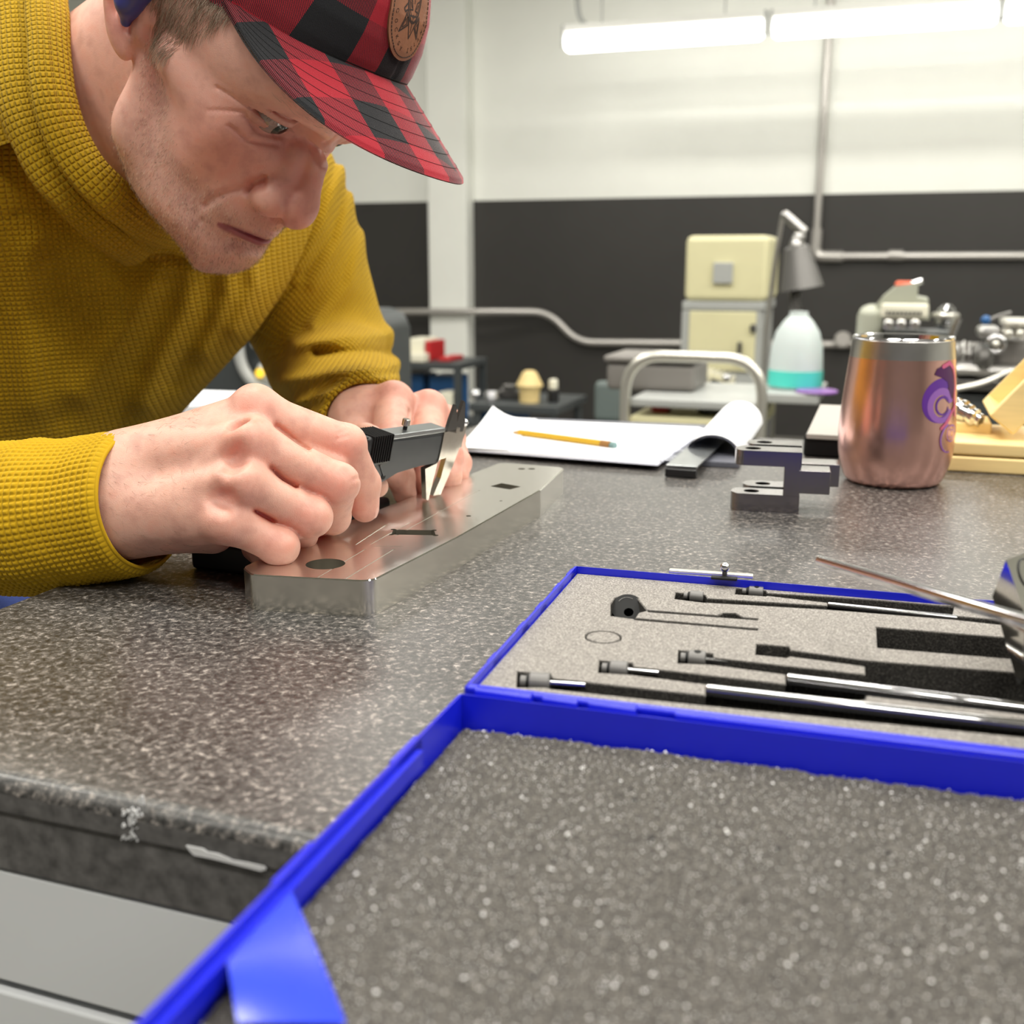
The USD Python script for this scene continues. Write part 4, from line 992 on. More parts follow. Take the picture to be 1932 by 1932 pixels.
def right_hand(p):
    d = smin(rcone(p, R_WR, RH['index'][0][0], 20, 13.5), rcone(p, R_WR, RH['middle'][0][0], 20, 13.5), 9)
    d = smin(d, rcone(p, R_WU, RH['ring'][0][0], 20, 13), 9); d = smin(d, rcone(p, R_WU, RH['little'][0][0], 20, 12.5), 9)
    d = smin(d, rcone(p, cp(300, 940, .612), cp(430, 905, .612), 20, 18), 12)
    d = smin(d, rcone(p, cp(240, 985, .60), cp(400, 1000, .592), 15, 13), 10)                  # heel of the hand
    d = smin(d, rcone(p, (R_WR + R_WU) / 2, FOREARM, 26, 27), 12)
    f = None
    for n, (pts, rs) in RH.items():
        e = chain(p, pts, rs, 3.5)
        e = smin(e, ell(p, pts[1] + unit(pts[1] - (pts[0] + pts[2]) / 2) * 2.2, (9.5, 9.5, 9.5)), 4)      # middle knuckle
        f = e if f is None else smin(f, e, 1.8)
    for (a, b) in (('index', 'middle'), ('middle', 'ring'), ('ring', 'little')):          # flesh behind the gaps
        m0 = (RH[a][0][0] + RH[b][0][0]) / 2; m1 = (RH[a][0][1] + RH[b][0][1]) / 2; m2 = (RH[a][0][2] + RH[b][0][2]) / 2
        f = smin(f, chain(p, [m0 + V(0, 0, 6), m1 + V(-3, 0, 4), m2 + V(-4, 0, 0)], [7, 6.2, 5.5], 3), 1.8)
    # knuckles and the dips between them
    d = smin(d, f, 6.5)
    for n, o, r in (('index', (-2, -6, -4), 9.5), ('middle', (0, -2, -8), 9.5), ('ring', (0, 1, -8), 8.5), ('little', (0, 3, -7), 8)):
        d = smin(d, np.linalg.norm(p - RH[n][0][0] - V(*o), axis=1) - r, 7)
    for (a, b) in (('index', 'middle'), ('middle', 'ring'), ('ring', 'little')):
        m0 = (RH[a][0][0] + RH[b][0][0]) / 2; m1 = (RH[a][0][1] + RH[b][0][1]) / 2
        d = smax(d, -ell(p, m0 * .95 + R_WR * .05 + V(0, 0, -17), (5, 5, 5)), 8)
    # tendons
    for n in ('index', 'middle', 'ring'):
        k0 = RH[n][0][0] + V(-6, 0, -9); k1 = (R_WR + R_WU) / 2 + V(30, 0, -20)
        d = smin(d, rcone(p, k0, k0 * .4 + k1 * .6, 3.0, 2.0), 6)
    d = smin(d, chain(p, *R_TH, k=4), 7)
    u, v_ = 966 + FPX * p[:, 0] / p[:, 2], 966 + FPX * p[:, 1] / p[:, 2]; fr = 1 / (1 + np.exp((p[:, 2] - 606) / 5))
    for pts in R_CREASES:
        t_ = line_d(u, v_, pts) * p[:, 2] / FPX
        d = smax(d, -(np.sqrt((d / 2.2) ** 2 + t_ ** 2 + np.clip(p[:, 2] - 604, 0, None) ** 2) - 1.0), 2.2)
    for pts, a_, w_ in R_LINES: d = d + a_ * np.exp(-(line_d(u, v_, pts) / w_) ** 2) * fr
    return d
# ---- left hand: fingers bent down onto the plate
LH = {'index': ([cp(742, 762, .790), cp(738, 846, .742), cp(756, 900, .735), cp(764, 932, .741)], [14.5, 12.5, 9.2, 8.0]),
      'middle': ([cp(806, 775, .805), cp(806, 850, .762), cp(808, 905, .755), cp(806, 932, .757)], [13.5, 11.5, 9.2, 8.2]),
      'ring': ([cp(836, 800, .822), cp(846, 862, .782), cp(846, 900, .775), cp(842, 922, .777)], [12, 10.5, 9, 8]),
      'little': ([cp(850, 828, .842), cp(866, 874, .808), cp(862, 898, .800), cp(858, 912, .80)], [10.5, 9, 8, 7])}
L_CUFF = cp(689, 796, .805)
L_WR = cp(694, 800, .803)
L_TH = ([cp(672, 815, .80), cp(668, 838, .762), cp(690, 824, .728), cp(702, 822, .715)], [13, 10.5, 8.5, 7])
def left_hand(p):
    d = None
    for n in LH:
        e = rcone(p, L_WR + (V(-4, -4, 0) if n in ('index',) else V(3, 4, 6)), LH[n][0][0], 23.5, 14 if n != 'little' else 11); d = e if d is None else smin(d, e, 9)
    d = smin(d, rcone(p, L_WR, cp(697, 782, .815) * .6 + cp(628, 690, 1.09) * .4, 26.5, 29), 12)
    f = None
    for n, (pts, rs) in LH.items():
        e = chain(p, pts, rs, 4); f = e if f is None else smin(f, e, 1.2)
    d = smin(d, f, 6)
    for n, o, r in (('index', (1, -5, -2), 10), ('middle', (2, -4, -2), 9), ('ring', (2, -3, -2), 8)):
        d = smin(d, np.linalg.norm(p - LH[n][0][0] - V(*o), axis=1) - r, 7)
    for (a, b) in (('index', 'middle'), ('middle', 'ring')):
        m0 = (LH[a][0][0] + LH[b][0][0]) / 2; m1 = (LH[a][0][1] + LH[b][0][1]) / 2
        d = smax(d, -rcone(p, m0 * .75 + m1 * .25 + V(0, -3, -14), m0 * .2 + m1 * .8 + V(0, 0, -12), 1.2, 1.0), 3)
    d = smin(d, chain(p, *L_TH, k=4), 6)
    return d
def bounds(pts, pad): a = np.array(pts); return a.min(0) - pad, a.max(0) + pad
allr = [q for v_ in RH.values() for q in v_[0]] + [R_WR, R_WU, FOREARM] + R_TH[0]
lo_, hi_ = bounds(allr, 34); lo_[0] = FOREARM[0]
rv, rf = nets(right_hand, lo_, hi_, 1.2, proj_steps=2)
alll = [q for v_ in LH.values() for q in v_[0]] + [L_WR, L_WR * .75 + cp(628, 690, 1.09) * .25] + L_TH[0]
lo_, hi_ = bounds(alll, 30)
lv, lf_ = nets(left_hand, lo_, hi_, 1.5, proj_steps=1)
# ---- arms and trunk inside the clothes (coarse)
SH_R, EL_R = cp(-120, 320, .80), EL
SH_L, EL_L = cp(520, 388, 1.02), cp(628, 690, 1.09)
TA, TB = cp(215, 420, .945), cp(-190, 860, .965)
def trunk(p):
    d = rcone(p, TA, TB, 120, 118)
    d = smin(d, rcone(p, TA, cp(100, 280, .85), 70, 45), 30)
    for s_, e_, w_ in ((SH_R, EL, CU + (EL - CU) * .2), (SH_L, EL_L, cp(665, 785, .86))):
        d = smin(d, chain(p, [TA, s_, e_, w_], [70, 42, 34, 25], 12), 12)
    return d
lo_, hi_ = bounds([TA - 130, TA + 130, TB - 130, TB + 130, EL_R, EL_L, SH_L, SH_R], 50)
bv, bf = nets(trunk, lo_, hi_, 9.0, proj_steps=1)
# ---- skin tints
def tint_head(q):
    x, y, z = q[:, 0], q[:, 1], q[:, 2]; ay = np.abs(y)
    base = np.tile(lin((230, 178, 162)), (len(q), 1))
    def blend(m, c): base[:] = base * (1 - m[:, None]) + np.array(lin(c)) * m[:, None]
    g = lambda c, s: np.exp(-(((q - np.array(c)) * np.array([1, 1, 1])) ** 2).sum(1) / (2 * s * s))
    blend(.55 * np.maximum(g((70, -42, -12), 20), g((70, 42, -12), 20)), (214, 136, 122))
    blend(.5 * g((112, 0, -18), 14), (206, 128, 116))
    blend(.5 * np.maximum(g((-4, -80, 0), 24), g((-4, 80, 0), 24)), (222, 146, 132))
    beard = beard_mask(q); blend(.34 * beard, (168, 132, 116))
    zl = -53.5 - (ay / 26) ** 2 * 2.5; lx_ = 102.5 - (ay / 26) ** 2 * 15
    lip = np.exp(-((z - zl + 1.8) / (6.3 * np.sqrt(np.clip(1 - (ay / 28) ** 2, .02, 1)))) ** 4) * (ay < 27) * (x > lx_ - 9)
    blend(.9 * lip, (150, 80, 90))
    e = np.stack([x, ay, z], 1) - EYE; er = np.linalg.norm(e, axis=1)
    blend(.35 * np.exp(-np.clip(er - 15, 0, 30) ** 2 / 60), (186, 128, 116))
    for m_, s_ in (((66, -48, -8), 1.0), ((58, -50, -22), .9), ((74, -36, -2), .8), ((50, -56, -2), .8)):
        dd = np.linalg.norm(q - np.array(m_), axis=1); blend(.5 * np.exp(-(dd / (s_ * 2)) ** 2), (140, 80, 70))
    return base
def beard_mask(q):
    x, y, z = q[:, 0], np.abs(q[:, 1]), q[:, 2]
    top = np.interp(x, [0, 18, 30, 60, 82, 100, 110], [2, 2, -14, -38, -40, -34, -33])
    m = 1 / (1 + np.exp((z - top) / 3.0)) * (1 / (1 + np.exp((-118 - z) / 3.0))) * (1 / (1 + np.exp((2 - x) / 3)))
    return m
def tint_hand(v, kn):
    base = np.tile(lin((212, 164, 146)), (len(v), 1))
    for c_, s_, w_ in kn:
        m = w_ * np.exp(-((v - c_) ** 2).sum(1) / (2 * s_ * s_)); base = base * (1 - m[:, None]) + np.array(lin((212, 128, 114))) * m[:, None]
    n_ = meshkit.fbm(v / 9.0, 3, 4); base = base * (1 + .16 * (n_[:, None] - .5) * np.array([.6, 1, 1]))
    return base
knr = [(RH[n][0][k] + V(0, 0, -9), 8, .38) for n in RH for k in (0, 1)] + [(RH[n][0][3], 8, .4) for n in RH]
knl = [(LH[n][0][k] + V(0, -4, -6), 10, .5) for n in LH for k in (0, 1)] + [(LH[n][0][3], 8, .4) for n in LH]
tints = np.vstack([tint_head(hv), tint_hand(rv, knr), tint_hand(lv, knl), np.tile(lin((214, 160, 138)), (len(bv), 1))])
bodyv, bodyf = cat((head_to_room(hw), hf), (c2r(rv), rf), (c2r(lv), lf_), (c2r(bv), bf))
feet = P(-150, 1080, .95)
person = thing('person', 'man in a yellow waffle-knit hoodie and plaid cap bending over the bench to measure', 'person', (feet[0], feet[1], 0))
body = part(person, 'body', (bodyv, bodyf), 'skin', True, color=tints)
# ---- eyes
GAZE = P(790, 900, .72)
ev, ef = sphere((0, 0, 0), 1.0, 5)
for k, e_ in enumerate(EW):
    c_ = head_to_room(e_[None])[0]; g_ = unit(GAZE - c_); g_ = unit(g_ * .6 + (CB @ HM[:, 0]) * .4)
    an_ = np.degrees(np.arccos(np.clip(ev @ g_, -1, 1)))
    col = np.where(an_[:, None] < 13, lin((12, 12, 12)), np.where(an_[:, None] < 30, lin((62, 70, 64)), np.where(an_[:, None] < 32.5, lin((34, 38, 36)), lin((150, 134, 128)))))
    part(person, 'eye', (c_ + ev * (ER - .1) * MM * (1 + .05 * np.exp(-(an_ / 22) ** 4))[:, None], ef), 'eye_surface', True, color=col)
# ---- nails
def nail(c_, along, out, L, W):
    B_ = np.stack([unit(along), np.cross(unit(out), unit(along)), unit(out)], 1)
    v_, f_ = sphere((0, 0, 0), (L, W, 1.9), 3); v_[:, 2] -= (v_[:, 1] / W) ** 2 * 1.6
    return c2r(c_ + v_ @ B_.T), f_
ip, it = RH['index'][0][2], RH['index'][0][3]
part(person, 'fingernail', nail(it + V(6.2, 1, -3.0), it - ip, V(.85, .1, -.5), 6.0, 4.6), 'nail', True)
for n in ('index', 'middle', 'ring'):
    a_, b_ = LH[n][0][2], LH[n][0][3]
    part(person, 'fingernail', nail(b_ + V(1.0, -1.0, -7.6), b_ - a_, V(.15, -.1, -1), 6.0, 4.8), 'nail', True)
# ---- hair, stubble, brow
hn = trimesh.Trimesh(hw, hf, process=False).vertex_normals
hpx, _ = proj(head_to_room(hw))
rgh = np.random.default_rng(21)
def strands(idx, n, step, k, dirs, lift, jit, wd, name, m_, label=None, kind='stuff'):
    i = rgh.choice(idx, n); p0 = hw[i] + rgh.normal(0, .5, (n, 3)); nr = hn[i]; pts = [p0]
    cur = p0 + nr * .1
    for s_ in range(1, k):
        d_ = dirs(hv[i], s_ / (k - 1)) + rgh.normal(0, jit, (n, 3)); d_ = d_ - nr * (d_ * nr).sum(1)[:, None]
        d_ /= np.linalg.norm(d_, axis=1)[:, None] + 1e-9
        cur = cur + d_ * step * rgh.uniform(.7, 1.2, (n, 1)) + nr * lift; pts.append(cur)
    curves(person, name, head_to_room(np.stack(pts, 1).reshape(-1, 3)).reshape(n, k, 3), np.linspace(wd, wd * .45, k) * MM, m_, label, kind)
# ---- hair at the temple, stubble, brow, lashes
def region(poly, extra=None):
    m = shapely.contains_xy(Polygon(poly), hpx[:, 0], hpx[:, 1]) & (((head_to_room(hw) - CAM) * (head_to_room(hw + hn) - head_to_room(hw))).sum(1) < .02) & (hv[:, 1] < 0)
    if extra is not None: m &= extra
    return np.nonzero(m)[0]
temple = region([(292, -50), (300, 60), (302, 92), (322, 112), (340, 88), (372, 66), (420, 45), (470, 20), (470, -50)], hv[:, 1] > -79)
hd = lambda q, t: np.tile(unit(V(-.34, 0, -1.0)) * (1 - t) + V(.45, 0, -.8) * t, (len(q), 1))
if len(temple) > 20:
    strands(temple, 1100, 2.6, 6, hd, .08, .10, .12, 'temple_hair', 'hair_brown', 'short brown hair at the temple')
    strands(temple, 1100, 2.6, 6, hd, .08, .12, .12, 'temple_hair', 'hair_grey', 'greying hair at the temple')
w_ = beard_mask(hv) * (np.abs(hv[:, 1]) < 72); ay_ = np.abs(hv[:, 1])
zl_ = -53.5 - (ay_ / 26) ** 2 * 2.5
w_ *= 1 - np.exp(-((hv[:, 2] - zl_ + 1) / 7.5) ** 4) * (ay_ < 28) * (hv[:, 0] > 80)
bi = np.nonzero(rgh.uniform(0, 1, len(hv)) < w_)[0]
sd = lambda q, t: np.tile(V(.35, 0, -.9), (len(q), 1))
strands(bi, 7500, .95, 3, sd, .40, .3, .12, 'beard_stubble', 'stubble_light', 'pale stubble')
strands(bi, 6500, .8, 3, sd, .40, .28, .11, 'beard_stubble', 'stubble_dark', 'darker stubble')
bw = np.nonzero((np.abs(hv[:, 2] - 42.5 - np.interp(ay_, [10, 30, 50], [-2, 2, -3])) < 4.0) & (ay_ > 11) & (ay_ < 52) & (hv[:, 0] > 60))[0]
strands(bw, 130, 1.8, 4, lambda q, t: np.stack([-.4 * np.ones(len(q)), np.sign(q[:, 1]) * 1.0, .25 * np.ones(len(q))], 1), .2, .14, .12, 'eyebrow', 'hair_grey', 'light brown eyebrows')

lash = []
for sy_ in (-1, 1):
    for a_ in np.linspace(-.5, 1.3, 14):
        ac_ = np.clip((a_ - .3) / 1.28, -1, 1); w0 = math.sqrt(max(0, 1 - ac_ ** 2)); e_ = -.09 + .165 * w0 - .03 * ac_
        dr = V(math.cos(a_) * math.cos(e_), math.sin(a_) * math.cos(e_), math.sin(e_)); p0 = EYE + dr * (ER + 1.7)
        L_ = rgh.uniform(2.5, 4); p1 = p0 + dr * L_ * .6 + V(0, .1, -.35) * L_ * .6; p2 = p1 + dr * L_ * .4 + V(0, .15, .05) * L_ * .5
        lash.append(np.array([p0, p1, p2]) * V(1, sy_, 1))
lash = np.array(lash); curves(person, 'eyelashes', head_to_room(head_warp(lash.reshape(-1, 3))).reshape(-1, 3, 3), V(.14, .11, .05) * MM, 'hair_brown', 'brown eyelashes', 'stuff')
hi_idx = np.nonzero((rv[:, 2] < np.interp(rv[:, 0], [-260, -100], [600, 580])) & (rv[:, 0] < -165))[0]
rn_ = trimesh.Trimesh(rv, rf, process=False).vertex_normals
hi_idx = hi_idx[rn_[hi_idx, 2] < -.3]
if len(hi_idx) > 10:
    n_h = 260; ii = rgh.choice(hi_idx, n_h); q0 = rv[ii]; dr = V(.75, .45, 0) + rgh.normal(0, .35, (n_h, 3)); dr -= rn_[ii] * (dr * rn_[ii]).sum(1)[:, None]; dr /= np.linalg.norm(dr, axis=1)[:, None]
    ln_h = rgh.uniform(2.5, 6, (n_h, 1)); q1 = q0 + dr * ln_h * .5 + rn_[ii] * .5; q2 = q0 + dr * ln_h + rn_[ii] * .35
    curves(person, 'hand_hair', c2r(np.stack([q0, q1, q2], 1).reshape(-1, 3)).reshape(n_h, 3, 3), V(.07, .06, .03) * MM, 'hair_brown', 'fine hair on the back of the hand', 'stuff')

# ---- hoodie: shaped in camera-aligned millimetres around the trunk, uv in knit cells
def px_of(p): return 966 + FPX * p[:, 0] / p[:, 2], 966 + FPX * p[:, 1] / p[:, 2]
TORSO_RIDGES = [([(300, 515), (250, 590), (190, 680), (150, 740)], 30, 9), ([(360, 510), (350, 580), (300, 680), (270, 760)], 24, 6), ([(430, 500), (430, 560), (380, 660)], 20, 6), ([(60, 470), (40, 600), (60, 760)], 30, 6),
                ([(240, 470), (300, 500), (350, 510)], 13, 4), ([(470, 470), (480, 540), (440, 620)], 16, 5)]
TORSO_GROOVES = [([(-40, 425), (20, 408), (80, 396), (140, 380)], 3.2, 2.2), ([(230, 600), (170, 700), (120, 790)], 22, 3), ([(395, 540), (385, 620), (330, 720)], 20, 3), ([(330, 520), (315, 590), (260, 700)], 20, 2.5)]
def torso(p):
    d = rcone(p, TA, TB, 150, 152)
    d = smin(d, rcone(p, SH_R, cp(60, 330, .86), 84, 110), 40)
    d = smin(d, rcone(p, SH_R, EL_R, 80, 60), 25)
    d = smin(d, rcone(p, TA + V(0, -40, 20), cp(430, 360, .99), 120, 88), 40)
    d = smin(d, rcone(p, TA, cp(110, 300, .87), 110, 76), 40)
    u, v_ = px_of(p)
    for pts, w, a in TORSO_RIDGES: d = d - a * np.exp(-(line_d(u, v_, pts) / w) ** 2)
    for pts, w, a in TORSO_GROOVES: d = d + a * np.exp(-(line_d(u, v_, pts) / w) ** 2)
    return d
lo_, hi_ = bounds([TA - 180, TA + 180, TB - 175, TB + 165, SH_R - 90, cp(430, 360, .99) + 95, cp(430, 360, .99) - 95], 8)
lo_[0] = max(lo_[0], -640)
tv, tf = nets(torso, lo_, hi_, 3.6, proj_steps=1)
CELL = 3.9
hood_thing = part(person, 'hoodie', (c2r(tv), tf), 'waffle_knit', True, uv=np.stack([tv[:, 0] + .12 * tv[:, 2], tv[:, 1] + .35 * tv[:, 2]], 1) / CELL, label='yellow waffle-knit hoodie')
SL_R = [([(690, 180), (648, 320), (606, 430), (560, 505)], 11, 3), ([(715, 200), (672, 350), (640, 460), (590, 535)], 12, 3), ([(715, 330), (690, 430), (660, 540), (590, 610)], 12, 4), ([(560, 650), (650, 632), (735, 628)], 14, 6), ([(530, 720), (640, 700), (745, 688)], 14, 6),
        ([(560, 760), (650, 735), (748, 712)], 7, 3), ([(590, 780), (665, 757), (750, 735)], 6, 2.5)]
SL_G = [([(497, 463), (553, 543), (489, 612)], 3, 2.5), ([(600, 668), (690, 664), (750, 664)], 10, 5), ([(670, 180), (627, 330), (585, 430), (545, 495)], 8, 2.5), ([(705, 190), (660, 335), (624, 450), (575, 520)], 8, 2.5)]
def sleeve_l(p):
    d = rcone(p, SH_L + V(-8, 0, 0), EL_L, 78, 60)
    d = smin(d, rcone(p, EL_L, L_CUFF, 59, 33.5), 20)
    u, v_ = px_of(p)
    for pts, w, a in SL_R: d = d - a * np.exp(-(line_d(u, v_, pts) / w) ** 2)
    for pts, w, a in SL_G: d = d + a * np.exp(-(line_d(u, v_, pts) / w) ** 2)
    ax_ = unit(L_CUFF - EL_L); d = smax(d, (p - L_CUFF) @ ax_ - 6, 3)
    d = smax(d, -rcone(p, L_CUFF - ax_ * 20, L_CUFF + ax_ * 30, 29.5, 29.0), 2)
    return d
lo_, hi_ = bounds([SH_L - 90, SH_L + 90, EL_L + 70, EL_L - 70, L_CUFF - 42, L_CUFF + 42], 8)
sv, sf_ = nets(sleeve_l, lo_, hi_, 3.0, proj_steps=1)
ua = unit(EL_L - SH_L); fa_ = unit(L_CUFF - EL_L)
def arm_uv(v_):
    t1 = np.clip((v_ - SH_L) @ ua, -200, np.linalg.norm(EL_L - SH_L)); t2 = np.clip((v_ - EL_L) @ fa_, 0, 900)
    c1 = SH_L + t1[:, None] * ua; c2 = EL_L + t2[:, None] * fa_
    near2 = np.linalg.norm(v_ - c2, axis=1) < np.linalg.norm(v_ - c1, axis=1)
    r = v_ - np.where(near2[:, None], c2, c1)
    return np.stack([np.arctan2(r[:, 0], -r[:, 2]) * 58, t1 + t2], 1) / 3.6
part(person, 'sleeve', (c2r(sv), sf_), 'waffle_knit', True, uv=np.stack([sv @ unit(V(.8, .55, .2)), sv @ unit(V(-.5, .75, -.45))], 1) / 3.4, label='yellow sleeve of the far arm')
# near sleeve: swept grid with real waffle relief, oblique open cuff
def sleeve_r(nu, nv, t0, t1, relief):
    t = np.linspace(t0, t1, nu); a = np.linspace(0, 2 * np.pi, nv)
    ax_ = unit(EL - CU); L = np.linalg.norm(EL - CU)
    e1 = unit(np.cross([0, 1, 0], ax_)); e2 = np.cross(ax_, e1); e2 = e2 if e2[1] > 0 else -e2
    c_ = CU + ax_ * (t[:, None] * L) + V(0, 3, 0) * np.sin(t * 9)[:, None]
    T, A = np.meshgrid(t * L, a, indexing='ij')
    r = np.interp(T, [0, 3, 12, 80, 200, 400], [37.5, 39.5, 40.0, 43.5, 49, 60])
    r = r + 1.6 * (meshkit.fbm(np.stack([T / 26, 1.7 * np.cos(A), 1.7 * np.sin(A)], -1), 3, 8) - .5) * np.clip(T / 20, .2, 1) * 2.2
    r = r + 1.3 * np.exp(-((T - 34 - 6 * np.sin(A + 1)) / 9) ** 2) * (np.sin(A * 1.0 + .4) + .2) + 1.2 * np.exp(-((T - 66 - 9 * np.sin(A)) / 10) ** 2)
    U, W = T / 3.9, A * 41 / 3.4
    if relief: r = r + relief * (1 - np.abs(np.cos(np.pi * U)) ** 6) * (1 - np.abs(np.cos(np.pi * W)) ** 5) * np.clip(T / 6, 0, 1)
    P_ = c_[:, None] + r[..., None] * (np.cos(A)[..., None] * e2 + np.sin(A)[..., None] * e1)
    i, j = np.meshgrid(np.arange(nu - 1), np.arange(nv - 1), indexing='ij')
    f = np.stack([i * nv + j, (i + 1) * nv + j, (i + 1) * nv + j + 1, i * nv + j + 1], -1).reshape(-1, 4)
    return P_.reshape(-1, 3), np.vstack([f[:, [0, 1, 2]], f[:, [0, 2, 3]]]), np.stack([U.ravel(), W.ravel()], 1)
LS = np.linalg.norm(EL - CU)
ov, of, ouv = sleeve_r(330, 420, 0, 150 / LS, 1.0)
n_ = trimesh.Trimesh(ov, of, process=False); flip = (n_.face_normals * (n_.triangles_center - (CU + EL) / 2)).sum(1).mean() < 0
ring0 = ov[:420].mean(0)
if flip: of = of[:, ::-1]
part(person, 'sleeve', (c2r(ov), of), 'waffle_plain', True, uv=ouv, label='yellow sleeve of the near arm')
ov2, of2, ouv2 = sleeve_r(24, 60, 148 / LS, 1.0, 0)
part(person, 'sleeve_back', (c2r(ov2), of2), 'waffle_knit', True, uv=ouv2)
# inside of the cuff and its folded lip
iv, if_, iuv = sleeve_r(40, 160, 0, 60 / LS, 0); cax = CU + unit(EL - CU) * ((iv - CU) @ unit(EL - CU))[:, None]
iv = cax + (iv - cax) * .955
part(person, 'cuff_lining', (c2r(iv), if_[:, ::-1]), 'waffle_plain', True, uv=iuv)
lip = ov[:420][:-1]; cen = lip.mean(0)
lp = cen + (lip - cen) * .978
part(person, 'cuff_hem', tube(c2r(lp[::3]), .0011, 8, closed=True), 'waffle_plain', True)
# hood rolled round the neck
def flat_tube(path, w, th, normal_to, uvs, twist=0.0, seg=28, n=190):
    p_ = smoothpath(path, n); t_ = np.gradient(p_, axis=0); t_ /= np.linalg.norm(t_, axis=1)[:, None]
    X = unit(np.array(normal_to)) ; X = np.tile(X, (n, 1)) if X.ndim == 1 else X
    X = p_ - normal_to; X = X - t_ * (X * t_).sum(1)[:, None]; X /= np.linalg.norm(X, axis=1)[:, None]
    Y = np.cross(t_, X); a = np.linspace(0, 2 * np.pi, seg + 1)
    ct, st = math.cos(twist), math.sin(twist); X, Y = X * ct + Y * st, Y * ct - X * st
    s = np.r_[0, np.cumsum(np.linalg.norm(np.diff(p_, axis=0), axis=1))]
    wob = 1 + .10 * (meshkit.fbm(np.stack([s / 22, 0 * s, 0 * s], 1), 2, 3) - .5)
    ww = np.broadcast_to(w, (n,)) * wob
    v_ = p_[:, None] + th * np.cos(a)[None, :, None] * X[:, None] + (ww[:, None] * np.sin(a)[None])[..., None] * Y[:, None]
    nv = seg + 1; i, j = np.meshgrid(np.arange(n - 1), np.arange(seg), indexing='ij')
    f = np.stack([i * nv + j, (i + 1) * nv + j, (i + 1) * nv + j + 1, i * nv + j + 1], -1).reshape(-1, 4)
    peri = np.r_[0, np.cumsum(np.hypot(np.diff(th * np.cos(a)), np.diff(np.mean(w) * np.sin(a))))]
    uv_ = np.stack(np.broadcast_arrays(s[:, None] / uvs[0], peri[None] / uvs[1]), -1).reshape(-1, 2)
    return c2r(v_.reshape(-1, 3)), np.vstack([f[:, [0, 2, 1]], f[:, [0, 3, 2]]]), uv_
NC = cp(190, 170, .80)
inner = [cp(430, -60, 1.0), cp(290, -130, .95), cp(170, -130, .86), cp(100, -85, .765), cp(88, -10, .717), cp(92, 80, .695), cp(104, 190, .685), cp(140, 285, .69), cp(190, 350, .70), cp(235, 390, .72), cp(285, 425, .755), cp(340, 440, .80), cp(420, 430, .86)]
v1, f1, uv1 = flat_tube(inner, 13.5, 7.0, NC, (3.9, 3.6), twist=-.45)
hd_ = part(hood_thing, 'hood', (v1, f1), 'waffle_knit', True, uv=uv1, label='inner band of the hood')
outer = [cp(400, -80, 1.03), cp(260, -160, .97), cp(130, -165, .88), cp(50, -105, .78), cp(34, -20, .737), cp(40, 80, .715), cp(50, 180, .705), cp(84, 275, .705), cp(135, 350, .715), cp(190, 405, .735), cp(232, 440, .757), cp(262, 462, .785)]
v2, f2, uv2 = flat_tube(outer, 19.0, 11.0, NC, (3.9, 3.6), twist=-.5)
part(hood_thing, 'hood', (v2, f2), 'waffle_knit', True, uv=uv2, label='outer fold of the hood')
flap = [cp(215, 462, .772), cp(262, 447, .776), cp(310, 440, .79), cp(380, 455, .82), cp(450, 440, .87)]
v3, f3, uv3 = flat_tube(flap, 15.0, 6.0, NC, (3.9, 3.6), twist=-.7, n=80)
part(hood_thing, 'hood_flap', (v3, f3), 'waffle_knit', True, uv=uv3)
back = [cp(330, -60, 1.06), cp(180, -150, .98), cp(40, -150, .88), cp(-30, -80, .81), cp(-40, -20, .785), cp(-30, 80, .765), cp(-20, 190, .755), cp(10, 300, .755)]
v4, f4, uv4 = flat_tube(back, 34.0, 20.0, NC, (3.9, 3.6), twist=-.4, n=90)
part(hood_thing, 'hood_back', (v4, f4), 'waffle_knit', True, uv=uv4)
# ---- jeans and shoes
def pants(p):
    q0 = c0_; d = ell(p, q0, (.15, .15, .15))
    for s_ in (-1, 1):
        h_ = q0 + side_ * .085 * s_ - V(0, 0, .06); k_ = h_ + fwd_ * .03 - V(0, 0, .40); a_ = h_ - fwd_ * .02 - V(0, 0, h_[2] - .10)
        d = smin(d, chain(p, [h_, k_, a_], [.095, .072, .060], .03), .04)
    return d
c0_ = P(-145, 1120, .90); fwd_ = unit(V(.9, -.35, 0)); side_ = V(-fwd_[1], fwd_[0], 0)
lo_, hi_ = c0_ + V(-.3, -.3, -c0_[2] + .06), c0_ + V(.3, .3, .2)
pv, pf = nets(pants, lo_, hi_, .022, proj_steps=1)
part(person, 'jeans', (pv, pf), 'jeans_blue', True, label='blue jeans')
for s_ in (-1, 1):
    b_ = c0_ + side_ * .085 * s_; b_[2] = 0
    part(person, 'shoe', xf(rbox(.10, .28, .10, .04), basis(V(0, 0, 1), side_), b_ + fwd_ * .05), 'black_rubber')

